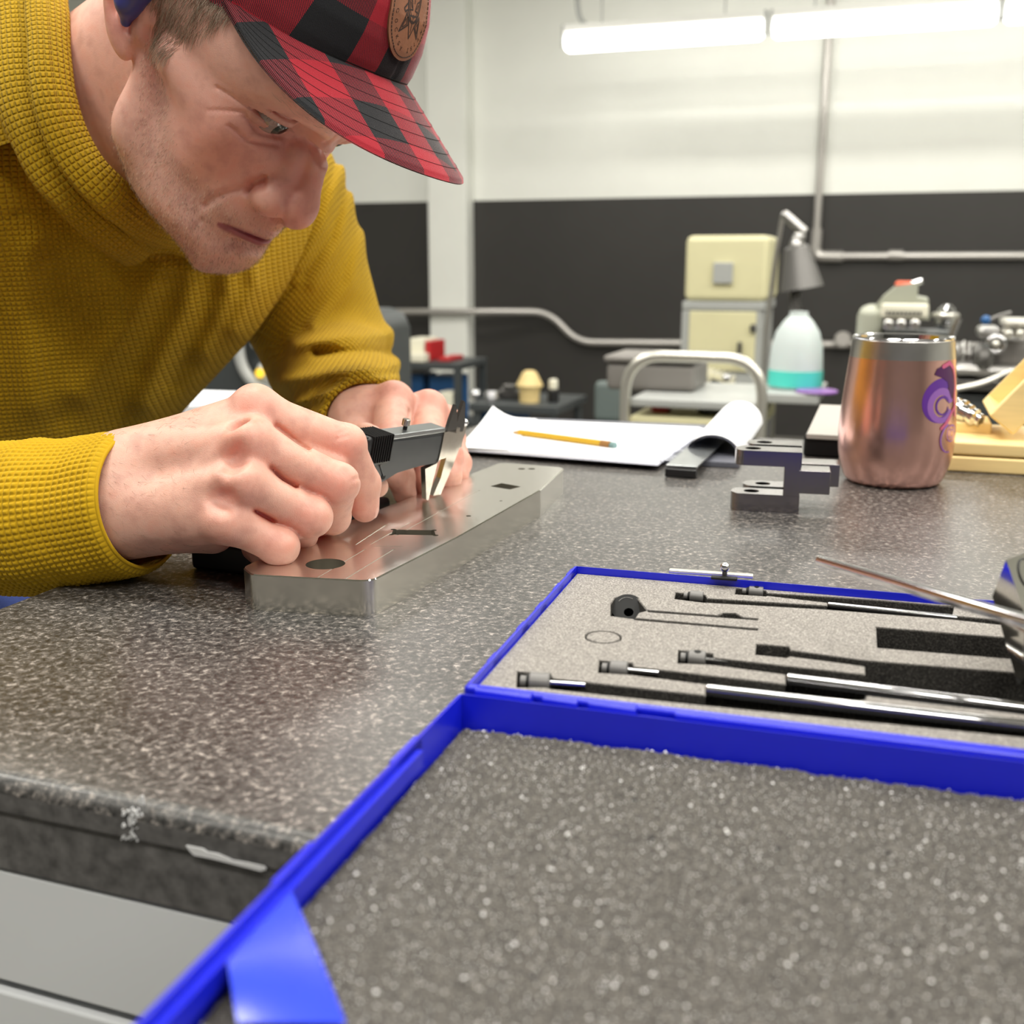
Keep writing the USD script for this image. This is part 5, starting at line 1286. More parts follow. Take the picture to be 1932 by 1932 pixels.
# ---- plaid cap
def plaid_mat(name, twill=900.0):
    n = {'tc': ('texture_coordinate', {}), 's': ('separate_xyz', {}), 'p': ('principled_bsdf', {'roughness': .85, 'specular_ior_level': .25, 'sheen_weight': .45, 'sheen_roughness': .35, 'sheen_tint': (1, .85, .85)})}
    l = [('tc.UV', 's.vector')]
    for a in 'xy':
        n['h' + a] = ('math', {'math_type': 'multiply', 'value2': .5}); n['f' + a] = ('math', {'math_type': 'fraction'}); n['g' + a] = ('math', {'math_type': 'greater_than', 'value2': .5})
        l += [('s.' + a, 'h%s.value1' % a), ('h%s.value' % a, 'f%s.value1' % a), ('f%s.value' % a, 'g%s.value1' % a)]
    # twill: fine diagonals decide which yarn shows where the stripes cross
    n['t1'] = ('math', {'math_type': 'multiply_add', 'value2': 24.0}); n['t2'] = ('math', {'math_type': 'multiply', 'value2': 24.0}); n['t3'] = ('math', {'math_type': 'fraction'}); n['t4'] = ('math', {'math_type': 'greater_than', 'value2': .64})
    l += [('s.y', 't2.value1'), ('s.x', 't1.value1'), ('t2.value', 't1.value3'), ('t1.value', 't3.value1'), ('t3.value', 't4.value1')]
    n['wx'] = ('mix_float', {}); l += [('t4.value', 'wx.fac'), ('gx.value', 'wx.a'), ('gy.value', 'wx.b')]
    n['r'] = ('mix_color', {'blend_type': 'mix', 'a': lin((32, 33, 36)), 'b': lin((156, 33, 46))}); l += [('wx.result', 'r.fac'), ('r.result', 'p.base_color')]
    n['nz'] = ('noise_texture', {'scale': 1500.0, 'detail': 2}); n['ad'] = ('math', {'math_type': 'multiply_add', 'value2': .7}); n['b'] = ('bump', {'strength': .6, 'distance': .0004})
    l += [('tc.object', 'nz.vector'), ('nz.fac', 'ad.value1'), ('t4.value', 'ad.value3'), ('ad.value', 'b.height'), ('b.normal', 'p.normal')]
    raw(name, n, l)
plaid_mat('plaid')
BP = (114.7437, 75.627, -14.6541, 84.5311, -0.0443, 73.9798, 0.0058, 73.6705, 1.2375, 0.7034)
def brim(s, t, dz=0.0):
    a, b, xc, zj, sl, L, c, W, ph, e = BP
    ix, iy = xc + a * np.cos(s * ph), b * np.sin(s * ph); xe = xc + a * math.cos(ph); k = np.abs(s)
    oy = np.sign(s) * W * np.sin(k * np.pi / 2); ox = xe + (xc + a + L - xe) * np.cos(k * np.pi / 2) ** e
    w = np.clip((k - .75) / .25, 0, 1) ** 2; oy = oy * (1 - w) + w * np.sign(s) * b * math.sin(ph)
    x, y = ix + (ox - ix) * t, iy + (oy - iy) * t
    return np.stack([x, y, zj + sl * (x - xc - a) - c * y ** 2 + dz], -1)
cap = part(person, 'cap', (np.zeros((3, 3)), np.array([[0, 1, 2]])), 'plaid') if False else None
nS, nT = 161, 41
S_, T_ = np.meshgrid(np.linspace(-1, 1, nS), np.linspace(-.10, 1, nT), indexing='ij')
top_ = brim(S_.ravel(), T_.ravel() * 1.0, 0.0)
edge_drop = 1.4 * np.clip((T_.ravel() - .965) / .035, 0, 1) ** 2
top_[:, 2] -= edge_drop
bot_ = brim(S_.ravel(), T_.ravel() * .995, -3.2); bot_[:, 2] += edge_drop * .6
i, j = np.meshgrid(np.arange(nS - 1), np.arange(nT - 1), indexing='ij')
q4 = np.stack([i * nT + j, (i + 1) * nT + j, (i + 1) * nT + j + 1, i * nT + j + 1], -1).reshape(-1, 4)
fb = np.vstack([q4[:, [0, 2, 1]], q4[:, [0, 3, 2]]]); N_ = nS * nT
ei = np.arange(nS) * nT + nT - 1
ed = np.stack([ei[:-1], ei[1:], ei[1:] + N_, ei[:-1] + N_], 1); ed = np.vstack([ed[:, [0, 1, 2]], ed[:, [0, 2, 3]]])
uvb = lambda q: np.stack([(q[:, 1] + 49.7) / 19.6 + 1.5, (q[:, 0] - .36 * (q[:, 1] + 49.7) - 99.8) / 26.5 - .5], 1)
bmv = np.vstack([top_, bot_]); bmf = np.vstack([fb, fb[:, ::-1] + N_, ed])
tm_ = trimesh.Trimesh(top_, fb, process=False)
if tm_.face_normals[:, 2].mean() < 0: bmf = bmf[:, ::-1]
def crown(ph, t, off=0.0):
    a, b, xc, zj, sl, L, c, W, phm, e = BP
    k = np.abs(ph); be = b + 7.5 * np.clip((k - .9) / .6, 0, 1)
    x0, y0 = (xc + a * np.cos(ph)), be * np.sin(ph); x0 = np.where(x0 < 0, x0 * .86, x0)
    zf = zj + sl * (x0 - xc - a) - c * y0 ** 2; zend = zj + sl * (22.9 - 100) - c * 71.4 ** 2
    zb_ = np.where(k < phm, zf, zend - 16 * np.clip((k - phm) / 1.2, 0, 1)) - 6.5
    prof_t = np.array([0, .12, .25, .4, .55, .7, .85, .95, 1.0]); pr = np.array([1, .985, .94, .85, .72, .55, .33, .13, 0]); pz = np.array([0, .14, .30, .48, .65, .80, .92, .98, 1.0])
    rho = np.interp(t, prof_t, pr); zz_ = np.interp(t, prof_t, pz)
    ztop = 157
    x, y = x0 * rho + (1 - rho) * 2, y0 * rho
    return np.stack([x * (1 + off / 100), y * (1 + off / 85), zb_ + (ztop + off - zb_) * zz_], -1)
from scipy.interpolate import PchipInterpolator
_pt = np.array([0, .12, .25, .4, .55, .7, .85, .95, 1.0]); _r = PchipInterpolator(_pt, [1, .985, .94, .85, .72, .55, .33, .13, 0]); _z = PchipInterpolator(_pt, [0, .14, .30, .48, .65, .80, .92, .98, 1.0])
nP, nQ = 241, 70
PH, TT = np.meshgrid(np.linspace(-np.pi, np.pi, nP), np.linspace(0, 1, nQ), indexing='ij')
cv_ = crown(PH.ravel(), TT.ravel(), 1.6)
seam = sum(1.0 * np.exp(-((PH.ravel() - s_) * 95 / 1.1) ** 2) for s_ in (0, 1.047, -1.047, 2.094, -2.094)) 
cnv = cv_ - V(2, 0, 90); cnv /= np.linalg.norm(cnv, axis=1)[:, None]; cv_ = cv_ - cnv * seam[:, None] * .9
i, j = np.meshgrid(np.arange(nP - 1), np.arange(nQ - 1), indexing='ij')
q4 = np.stack([i * nQ + j, (i + 1) * nQ + j, (i + 1) * nQ + j + 1, i * nQ + j + 1], -1).reshape(-1, 4)
cf_ = np.vstack([q4[:, [0, 1, 2]], q4[:, [0, 2, 3]]])
PH_U = lambda p_: np.interp(p_, [-3.2, -.77, -.41, -.19, .12, 3.2], [-7.6, 0, 1, 2, 3, 12.6])
uvc = np.stack([PH_U(PH.ravel()), TT.ravel() * 118 / 30 - .22], 1)
capp = part(person, 'cap', (head_to_room(cv_), cf_), 'plaid', True, uv=uvc, label='red and black plaid cap')
part(capp, 'brim', (head_to_room(bmv), bmf), 'plaid', True, uv=uvb(bmv), label='curved plaid brim')
# brim stitching rows and the seam between crown and brim
st = []
for tq in (.16, .30, .44, .58, .72, .86):
    sq = np.linspace(-.9, .9, 200); pth = brim(sq, np.full(200, tq), .12); st.append(tube(head_to_room(pth), .00012, 5))
part(capp, 'brim_stitching', cat(*st), 'black_rubber', True)
part(capp, 'seam_piping', tube(head_to_room(brim(np.linspace(-1, 1, 120), np.full(120, .0), .6)), .0008, 8), 'black_rubber', True)
part(capp, 'button', sphere(head_to_room(crown(np.zeros(1), np.ones(1)))[0], .006, 2), 'black_rubber', True)
# leather patch wrapped on the front panel
mat('leather', lin((146, 96, 70)), .42, vary=.12, vscale=180, bump=.25, bscale=700, bdist=.0004)
mat('engraving', lin((52, 34, 28)), .6); mat('thread', lin((62, 44, 36)), .7)
PC_T, PC_PH, PRX, PRZ = .485, -.06, 25.0, 34.0
def on_crown(q, lift):
    """patch plane (mm across, mm up) -> on the crown"""
    ph_ = PC_PH + q[:, 0] / 100.5; t_ = PC_T + q[:, 1] / 118.0
    p_ = crown(ph_, np.clip(t_, 0, 1), 1.6); e_ = 1e-3
    a_ = crown(ph_ + e_, t_, 1.6) - p_; b_ = crown(ph_, t_ + e_, 1.6) - p_; n__ = np.cross(a_, b_); n__ /= np.linalg.norm(n__, axis=1)[:, None] + 1e-12
    if (n__ * (p_ - V(0, 0, 90))).sum() < 0: n__ = -n__
    return head_to_room(p_ + n__ * lift)
def patch_skin(poly, lift, sz=2.2, thick=0.0):
    ms = []
    for g_ in getattr(poly, 'geoms', [poly]):
        if g_.is_empty or g_.area < .02: continue
        vt, ft = trimesh.creation.triangulate_polygon(g_.segmentize(sz), engine='earcut')
        m_ = trimesh.Trimesh(np.c_[vt, np.zeros(len(vt))], ft, process=True).subdivide_to_size(sz)
        w0 = on_crown(m_.vertices[:, :2], lift); f0 = m_.faces
        nn = np.cross(w0[f0[:, 1]] - w0[f0[:, 0]], w0[f0[:, 2]] - w0[f0[:, 0]]).sum(0)
        outw = (head_to_room(np.array([[104., 0, 110]])) - head_to_room(np.array([[0., 0, 60]])))[0]
        if nn @ outw < 0: f0 = f0[:, ::-1]
        ms.append((w0, f0))
        if thick:
            rg_ = np.array(g_.segmentize(sz).exterior.coords)[:-1]; A_, B_ = on_crown(rg_, lift), on_crown(rg_, lift - thick); k = len(rg_)
            ii = np.arange(k); jj = (ii + 1) % k; fs = np.vstack([np.stack([ii, jj, jj + k], 1), np.stack([ii, jj + k, ii + k], 1)])
            ms.append((np.vstack([A_, B_]), fs)); ms.append((np.vstack([A_, B_]), fs[:, ::-1]))
    return cat(*ms)
ov_ = affinity.scale(Point(0, 0).buffer(1, 48), PRX, PRZ)
lp_ = part(capp, 'leather_patch', patch_skin(ov_, 2.0, 2.2, 1.9), 'leather', True, label='oval brown leather patch with an engraved emblem')
# stitches along the edge
sts = []
for k in np.arange(0, 2 * np.pi, 2 * np.pi / 84):
    a_, b_ = np.array([[math.cos(k) * (PRX - 2.4), math.sin(k) * (PRZ - 2.4)]]), np.array([[math.cos(k + .05) * (PRX - 2.4), math.sin(k + .05) * (PRZ - 2.4)]])
    sts.append(tube(np.vstack([on_crown(a_, 2.1), on_crown(b_, 2.1)]), .00032, 5))
part(lp_, 'stitching', cat(*sts), 'thread', True)
# emblem: striped oval body with pointed fins, mask lines; lettering below
em = []
body_o = affinity.scale(Point(0, 3).buffer(1, 40), 8.6, 14.5)
def outl_(g, w=.8): return g.boundary.buffer(w / 2)
em += [outl_(body_o, 1.5), outl_(affinity.scale(body_o, .8, .84), .6)]
tip_ = Polygon([(-5.5, -9), (0.8, -20.5), (6.0, -8)]); em += [outl_(tip_, .9), LineString([(0, -8), (.7, -17)]).buffer(.3)]
for sx in (-1, 1):
    for tri_ in ([(9.5 * sx, 12), (16 * sx, 15), (9.6 * sx, 5.5)], [(8 * sx, -8), (11 * sx, -19), (3.6 * sx, -13.5)]):
        g = Polygon(tri_).buffer(0); em += [outl_(g, 1.0), outl_(affinity.scale(g, .5, .5), .6)]
    for q in ([(1.2 * sx, 14), (1.6 * sx, 4), (3.8 * sx, 1.5), (5.6 * sx, 5), (5.0 * sx, 11)], [(2.4 * sx, 12), (2.8 * sx, 5.5), (4 * sx, 5), (4 * sx, 10)], [(6.6 * sx, 0), (3.4 * sx, -1.5), (1.6 * sx, -5.5), (5.2 * sx, -6)], [(5.0 * sx, -2.3), (3.2 * sx, -4.5)]):
        em.append(LineString(q).buffer(.42))
em += [LineString([(0, 17), (0, -2)]).buffer(.35), LineString([(-8, -3), (-11.5, -6.5), (-10, -8), (-7.4, -6.5)]).buffer(.5)]
part(lp_, 'emblem', patch_skin(shapely.union_all(em), 2.12, 1.6), 'engraving', True, label='engraved emblem of a patterned oval creature')
lets = []
word = "COCKSY ISLAND"
for k, chh in enumerate(word):
    if chh == ' ': continue
    an_ = math.radians(200 + k * 140 / (len(word) - 1)); c_ = np.array([math.cos(an_) * (PRX - 6.2), math.sin(an_) * (PRZ - 6.6)])
    v_, f_ = arr(meshkit.text_mesh(chh, 2.4, .01)); m_ = v_[:, 2] < .005
    v_ = v_[:, :2] - v_[:, :2].mean(0); ro = an_ + np.pi / 2; cR = np.array([[math.cos(ro), -math.sin(ro)], [math.sin(ro), math.cos(ro)]])
    w0 = on_crown(v_ @ cR.T + c_, 2.12); keep = m_[f_].all(1); ff = f_[keep]
    lets.append((w0, ff)); lets.append((w0, ff[:, ::-1]))
part(lp_, 'lettering', cat(*lets), 'engraving', False)
# ---- blue ear piece
EAR_R = SR.from_euler('xyz', [0, 12, -24], degrees=True).as_matrix()
def EARP(f): return (np.array([-8, 79, 6.0]) + EAR_R @ np.array(f, float)) * V(1, -1, 1)
ep = head_warp(np.array([EARP((5, 5, 6)), EARP((7, 4, -9)), EARP((4, 7, 24))]))
mat('ear_blue', lin((62, 62, 128)), .35)
t = thing('ear_plug', 'dark blue plastic hearing device sitting in the near ear', 'hearing device', head_to_room(ep[:1])[0])
def dev(p): return smin(rcone(p, ep[2], ep[0] + V(1, -1, 0), 8.5, 7.5), rcone(p, ep[0], ep[1], 7.5, 3.0), 4)
dv, df = nets(dev, ep.min(0) - 12, ep.max(0) + 12, 1.2)
part(t, 'shell', (head_to_room(dv), df), 'ear_blue', True)
# ================================================================ caliper held over the plate
T2, B2 = P(838, 812, .712), P(826, 873, .7185)
jv = unit(B2 - T2)                                   # down the jaws
near_m = P(694, 868, .652); avx = (T2 + B2) / 2 - near_m; avx = unit(avx - jv * (avx @ jv))   # along the beam towards the jaws
nv_ = np.cross(avx, jv); nv_ = nv_ if nv_ @ FW > 0 else -nv_                                      # away from the camera
KB = np.stack([avx, jv, nv_], 1)
def kp(px, py):
    r = ray(px, py); tt = ((T2 - CAM) @ nv_) / (r @ nv_); q = CAM + r * tt - T2; return (q @ avx, q @ jv)
def K(mesh): v_, f_ = arr(mesh); f_ = f_[:, ::-1] if np.linalg.det(KB) < 0 else f_; return v_ @ KB.T + T2, f_
cal = thing('caliper', 'black digital caliper with bright steel jaws standing on the plate, held in both hands', 'caliper', B2)
def kpoly(pts, z0, z1, ch=0.0, r=0.0):
    g = Polygon([kp(*p) for p in pts]).buffer(0)
    if r: g = g.buffer(-r).buffer(2 * r).buffer(-r)
    return ext(g, z0, z1)
hb = kp(826, 873)[1]; xl = kp(690, 868)[0]
body = [(684, 826), (838, 812), (826, 873), (790, 880), (750, 892), (714, 914), (704, 900), (692, 862)]
part(cal, 'body', K(kpoly(body, 0, .0125, 0, .0015)), 'dark_plastic', 30)
part(cal, 'cover', K(kpoly([(716, 836), (833, 822), (823, 866), (788, 874), (748, 886), (722, 898), (716, 880)], -.0006, .0008, 0, .001)), 'dark_plastic', 30)
# ribbed thumb grip
x0, y0 = kp(700, 822); rb = []
gx0, gx1 = xl + .001, xl + .021
part(cal, 'thumb_grip', K(rbx(gx0 - .004, gx1, -.0025, .0165, -.0020, .0145, .0022)), 'black_plastic', 30)
for k in range(9):
    u = gx0 + .001 + k * (gx1 - gx0 - .002) / 8
    part(cal, 'grip_rib', K(rbx(u - .0005, u + .0005, -.0034, .014, -.0030, .0148, .0004, 8)), 'black_rubber', 30)
# top slide and thumb screw
ux0, ux1 = kp(722, 820)[0], kp(838, 812)[0]
part(cal, 'top_slide', K(rbx(ux0, ux1, -.0022, .0012, -.0009, .0115, .0008)), 'clip_steel', 30)
su = kp(775, 818)[0]
def lk(u, w, r, j0, j1, bev=.0003): return cyl(T2 + avx * u + nv_ * w + jv * j0, T2 + avx * u + nv_ * w + jv * j1, r, seg=20, bev=bev)
part(cal, 'screw_stem', lk(su, .005, .0014, -.002, -.0050, 0), 'black_rubber')
part(cal, 'thumb_screw', lk(su, .005, .0026, -.0048, -.0092), 'caliper_steel')
# beam running through the slider, back into the fist
part(cal, 'beam', K(rbx(xl - .075, kp(884, 830)[0], .003, .0165, .0042, .0078, .0004)), 'caliper_steel', 30)
# jaws
mvj = [(839, 811), (868, 800), (862, 826), (846, 858), (824, 872), (812, 915), (805, 943), (801, 938), (799, 880), (826, 872), (832, 842)]
part(cal, 'moving_jaw', K(kpoly([(836, 815), (866, 806), (856, 858), (828, 866), (823, 873), (811, 920), (805.5, 943), (802, 942), (799.5, 884), (824, 872), (830, 846)], -.0012, .0026)), 'caliper_steel', False)
part(cal, 'fixed_jaw', K(kpoly([(862, 815), (889, 797), (884, 822), (872, 852), (862, 880), (838, 936), (824, 938), (838, 905), (850, 862)], .0030, .0068)), 'caliper_steel', False)
part(cal, 'inside_jaw', K(kpoly([(841, 812), (846, 795), (857, 763), (859, 766), (860, 800), (858, 816)], -.0012, .0012)), 'steel_dark', False)
part(cal, 'inside_jaw', K(kpoly([(860, 816), (866, 795), (878, 757), (881, 760), (880, 800), (876, 815)], .0012, .0036)), 'steel_dark', False)
u0, v0 = kp(884, 798)
part(cal, 'end_cap', K(xf(m3.Manifold.sphere(.0026, 20), None, (u0, v0 + .0005, .003))), 'steel_rod', True)
u0, v0 = kp(720, 905)
part(cal, 'cover_screw', K(xf(m3.Manifold.cylinder(.0006, .0019, .0019, 24), None, (u0 + .001, v0 - .002, -.0004))), 'black_rubber', 30)
# black case lying behind the plate
q0, q1 = PZ(548, 1026, TZ + .016), PZ(712, 958, TZ + .016)
d_ = unit(V(*(q1 - q0)[:2], 0)); w__ = V(-d_[1], d_[0], 0)
bc = thing('black_case', 'flat black plastic case lying behind the steel plate under the fist', 'case', (*((q0 + q1) / 2)[:2], TZ))
Lc = np.linalg.norm((q1 - q0)[:2])
part(bc, 'shell', xf(rbox(Lc + .05, .05, .017, .003), np.stack([d_, w__, [0, 0, 1.0]], 1), V(*((q0 + q1) / 2)[:2], TZ) + w__ * .031 + d_ * .005), 'black_plastic')
# ================================================================ workshop background
def pb(x0, y0, x1, y1, Y, dep, r=.006):
    """box whose front face fills the pixel rectangle at distance plane Y"""
    a, b = PY(x0, (y0 + y1) / 2, Y), PY(x1, (y0 + y1) / 2, Y); zt_, zb_ = PY((x0 + x1) / 2, y0, Y)[2], PY((x0 + x1) / 2, y1, Y)[2]
    return rbx(a[0], b[0], Y, Y + dep, zb_, zt_, r, 8)
def pbz(x0, y0, x1, zb_, Y, dep, r=.006):
    a, b = PY(x0, y0, Y), PY(x1, y0, Y); return rbx(a[0], b[0], Y, Y + dep, zb_, PY((x0 + x1) / 2, y0, Y)[2], r, 8)
def pxt(Y, r, *pts): return tube(fillet([PY(x, y, Y) for x, y in pts], .05, 8), r, 12)
def pc_(px, py, Y): return PY(px, py, Y)
def scale_at(px, py, Y): return ((PY(px, py, Y) - CAM) @ FW) / FPX

# cream machine cabinet
Y = 4.55
c0 = pc_(1368, 560, Y)
t = thing('machine_cabinet', 'cream and grey machine cabinet with two doors standing before the black wall', 'machine cabinet', (c0[0], Y + .2, 0))
part(t, 'upper_housing', pb(1292, 444, 1449, 569, Y, .40, .025), 'cream_metal')
part(t, 'grey_band', pb(1287, 569, 1442, 585, Y - .005, .41, .004), 'grey_metal')
part(t, 'lower_housing', pbz(1286, 585, 1438, 0.0, Y, .40, .01), 'grey_metal')
part(t, 'lower_door', pb(1299, 588, 1424, 700, Y - .012, .014, .004), 'cream_metal')
part(t, 'square_plate', pb(1345, 495, 1382, 535, Y - .02, .024, .004), 'grey_metal')
part(t, 'door_latch', pb(1415, 612, 1425, 628, Y - .03, .02, .004), 'steel_dark')
part(t, 'door_handle', pb(1390, 645, 1398, 690, Y - .035, .025, .006), 'steel_dark')
# machine parts in front of it: finned motor
Ym = 4.0
mo = thing('finned_motor', 'small pale finned motor with a black end, seen through the cart handle', 'motor', pc_(1345, 740, Ym) )
for k in range(7):
    part(mo, 'cooling_fin', pb(1316 + k * 10, 694 + k * 3, 1320 + k * 10, 716 + k * 3, Ym, .10, .003), 'label_white')
part(mo, 'core', cyl(pc_(1310, 706, Ym + .05), pc_(1384, 724, Ym + .05), scale_at(1345, 710, Ym) * 8, seg=20, bev=.006), 'cream_metal')
part(mo, 'black_end', cyl(pc_(1340, 722, Ym - .02), pc_(1362, 730, Ym - .02), scale_at(1345, 710, Ym) * 9, seg=16, bev=.005), 'black_rubber')
part(mo, 'shaft_ring', sphere(pc_(1371, 713, Ym - .06), scale_at(1345, 710, Ym) * 8, 2), 'steel_rod', True)
part(mo, 'stand', cyl(pc_(1350, 724, Ym + .05), V(*pc_(1350, 724, Ym + .05)[:2], .0), .035, seg=12), 'cream_metal')

# task lamp
Y = 3.9
s = scale_at(1510, 500, Y)
t = thing('task_lamp', 'grey cone shaded workshop lamp on a jointed arm', 'lamp', pc_(1510, 550, Y))
a_, b_ = pc_(1503, 462, Y), pc_(1513, 545, Y)
axl = unit(b_ - a_); Lz = np.linalg.norm(b_ - a_)
part(t, 'shade', xf(lathe([(0, 0), (15 * s, .0), (23 * s, 6 * s), (26 * s, 20 * s), (40 * s, Lz), (38.5 * s, Lz), (24 * s, 21 * s), (0, 8 * s)], 40), basis(axl), a_), 'lamp_shade_grey', 35)
part(t, 'shade_inside', xf(lathe([(37.5 * s, Lz - 2 * s), (23 * s, 24 * s), (0, 12 * s)], 32), basis(axl), a_), 'black_rubber', 35)
part(t, 'neck', cyl(pc_(1503, 464, Y), pc_(1507, 440, Y), 14 * s, 9 * s, seg=20, bev=.004), 'steel_grey')
part(t, 'lower_arm', cyl(pc_(1520, 440, Y), pc_(1476, 402, Y), 9 * s, seg=16, bev=.006), 'steel_grey')
part(t, 'joint', sphere(pc_(1508, 448, Y), 12 * s, 2), 'steel_grey', True)
part(t, 'post', tube([pc_(1478, 404, Y + .08), pc_(1466, 470, Y + .08), pc_(1446, 620, Y + .08), V(*pc_(1442, 690, Y + .08)[:2], .0)], 4.5 * s, 10), 'steel_grey')
part(t, 'coiled_hose', tube([pc_(1500, 548, Y) + V(.016 * math.cos(k * 1.3), .016 * math.sin(k * 1.3), 0) + (pc_(1501, 594, Y) - pc_(1500, 548, Y)) * k / 40 for k in range(41)], .006, 6), 'steel_dark', True)

# cart with a tubular handle
Y = 2.55
s = scale_at(1300, 700, Y)
cart = thing('shop_cart', 'grey wheeled shop cart with a tall bent tube handle', 'cart', (pc_(1310, 740, Y)[0], Y + .3, 0))
hx0, hx1 = pc_(1179, 760, Y)[0], pc_(1437, 760, Y)[0]
htop = pc_(1310, 673, Y)[2]
part(cart, 'handle', tube(fillet([V(hx0, Y, .08), V(hx0, Y, htop), V(hx1, Y, htop), V(hx1, Y, .08)], .095, 10), 10.5 * s, 16), 'steel_bright')
zd = pc_(1310, 757, Y)[2]
dx1 = pc_(1552, 745, Y + .25)[0]
part(cart, 'top_deck', rbx(hx0 + .01, hx1 - .01, Y + .012, Y + .42, zd - .02, zd, .004), 'grey_metal')
part(cart, 'deck_wing', rbx(hx1 - .02, dx1, Y + .12, Y + .42, zd - .012, zd + .012, .004), 'grey_metal')
zm = pc_(1310, 792, Y)[2]
part(cart, 'middle_shelf', rbx(hx0 + .01, hx1 - .01, Y + .012, Y + .42, zm - .03, zm, .004), 'cream_metal')
part(cart, 'bottom_shelf', rbx(hx0 + .01, hx1 - .01, Y + .012, Y + .42, .16, .19, .004), 'grey_metal')
for x in (hx0 + .02, hx1 - .02, ):
    part(cart, 'rear_post', cyl(V(x, Y + .40, .08), V(x, Y + .40, zd), .012, seg=10), 'steel_grey')
    for yy in (Y + .03, Y + .40):
        part(cart, 'caster', cyl(V(x - .012, yy, .045), V(x + .012, yy, .045), .045, seg=18, bev=.005), 'black_rubber')
g1 = pc_(1225, 725, Y + .16)
t = thing('storage_bin', 'dark grey plastic storage bin on the cart, behind its tube handle', 'storage bin', (g1[0], Y + .2, zd))
bin_ = pb(1143, 706, 1310, 757, Y + .16, .2, .012); bv_, _ = arr(bin_); dzb = zd - bv_[:, 2].min()
part(t, 'tub', bin_.translate((0, 0, dzb)), 'bin_grey')
part(t, 'lid', pb(1138, 693, 1314, 705, Y + .15, .22, .006).translate((0, 0, dzb + .001)), 'bin_grey')
it_ = [('red_box', 'dusty red box on the middle shelf of the cart', 'box', (1228, 766, 1262, 790), 'red_paint'), ('paper_pack', 'pale paper packet on the middle shelf of the cart', 'packet', (1264, 768, 1318, 791), 'label_white'), ('black_box', 'black box on the middle shelf of the cart', 'box', (1326, 766, 1392, 791), 'dark_plastic')]
for nm, lb, ct_, r_, m_ in it_:
    b__ = pb(*r_, Y + .10, .12, .006); v__, _ = arr(b__); solo(nm, b__.translate((0, 0, zm - v__[:, 2].min())), m_, lb, ct_)
t = thing('spray_bottle', 'small white bottle with a red label behind the grey storage bin', 'bottle', pc_(1178, 700, Y + .45))
bz = pc_(1178, 704, Y + .39)
part(t, 'bottle_body', cyl(V(bz[0], bz[1], zd), V(bz[0], bz[1], bz[2] + .03), .022, seg=20, bev=.006), 'label_white')
part(t, 'red_label', cyl(V(bz[0] - .008, bz[1] - .004, bz[2] - .03), V(bz[0] - .008, bz[1] - .004, bz[2] + .005), .022, seg=20), 'red_paint')
part(t, 'cap', cyl(V(bz[0], bz[1], bz[2] + .03), V(bz[0], bz[1], bz[2] + .055), .012, seg=14, bev=.003), 'label_white')
# jug
jy = Y + .25
s = scale_at(1500, 660, jy); jb = V(pc_(1499, 735, jy)[0], jy, zd + .0125)
t = thing('plastic_jug', 'translucent plastic jug with a little cyan liquid standing on the cart', 'jug', jb)
hj = pc_(1505, 588, jy)[2] - jb[2]
def jugp(f): return [(0, 0), (46 * s, 0), (50 * s, .012), (49 * s, hj * .35), (47 * s, hj * .55), (40 * s, hj * .74), (28 * s, hj * .87), (19 * s, hj * .94), (17 * s, hj * .95), (17 * s, hj), (0, hj)]
part(t, 'shell', xf(lathe(jugp(1), 40), None, jb), 'jug_plastic', 40)
part(t, 'liquid', xf(lathe([(0, .004), (50.6 * s, .006), (51.2 * s, .014), (50.4 * s, hj * .24), (49.5 * s, hj * .242)], 40), None, jb), 'cyan_fluid', 40)
solo('violet_dish', cyl(V(jb[0] + 45 * s, jy - .085, zd + .0125), V(jb[0] + 45 * s, jy - .085, zd + .019), .05, seg=28, bev=.002), 'lilac_print', 'flat pale violet dish lying on the cart beside the jug', 'dish')

# pale machine head behind the tumbler
Y = 2.75
s = scale_at(1700, 600, Y)
t = thing('milling_machine', 'pale green milling machine with a label plate, showing above the tumbler', 'machine', (pc_(1690, 600, Y)[0], Y + .1, 0))
part(t, 'column', pbz(1618, 580, 1666, 0.0, Y, .22, .02), 'pale_green_metal')
pts = [pc_(x, y, Y) for x, y in [(1640, 600), (1645, 586), (1664, 562), (1690, 541), (1733, 533), (1731, 562), (1752, 566), (1754, 605)]]
v_, f_ = arr(ext(Polygon([(p_[0], p_[2]) for p_ in pts]), 0, .18)); part(t, 'sloped_housing', (np.stack([v_[:, 0], Y + .02 + v_[:, 2], v_[:, 1]], 1), f_[:, ::-1]), 'pale_green_metal', 25)
part(t, 'base_box', pbz(1662, 628, 1800, 0.0, Y + .03, .2, .01), 'dark_steel_paint')
part(t, 'label_plate', pb(1662, 573, 1752, 600, Y - .012, .014, .006), 'label_white')
lx0, lx1 = pc_(1672, 590, Y - .014), pc_(1742, 590, Y - .014)
part(t, 'label_print', cat(*[bx(lx0[0] + (lx1[0] - lx0[0]) * k / 9, lx0[0] + (lx1[0] - lx0[0]) * (k + .6) / 9, Y - .0145, Y - .0125, lx0[2] - .006, lx0[2] + .004) for k in range(9)]), 'ink', False)
for k, x in enumerate((1676, 1700, 1726)):
    part(t, 'control_knob', cyl(pc_(x, 612, Y + .02), pc_(x, 612, Y - .03), 9 * s, seg=16, bev=.004), 'steel_grey')
part(t, 'motor_cap', cyl(pc_(1782, 622, Y + .04), pc_(1788, 574, Y + .04), 20 * s, 16 * s, seg=24, bev=.012), 'steel_rod')
part(t, 'motor_flange', cyl(pc_(1784, 600, Y + .04), pc_(1785, 590, Y + .04), 25 * s, seg=24, bev=.004), 'steel_bright')
part(t, 'crank_arm', pxt(Y - .02, 7 * s, (1808, 600), (1800, 620), (1790, 645)), 'steel_rod')
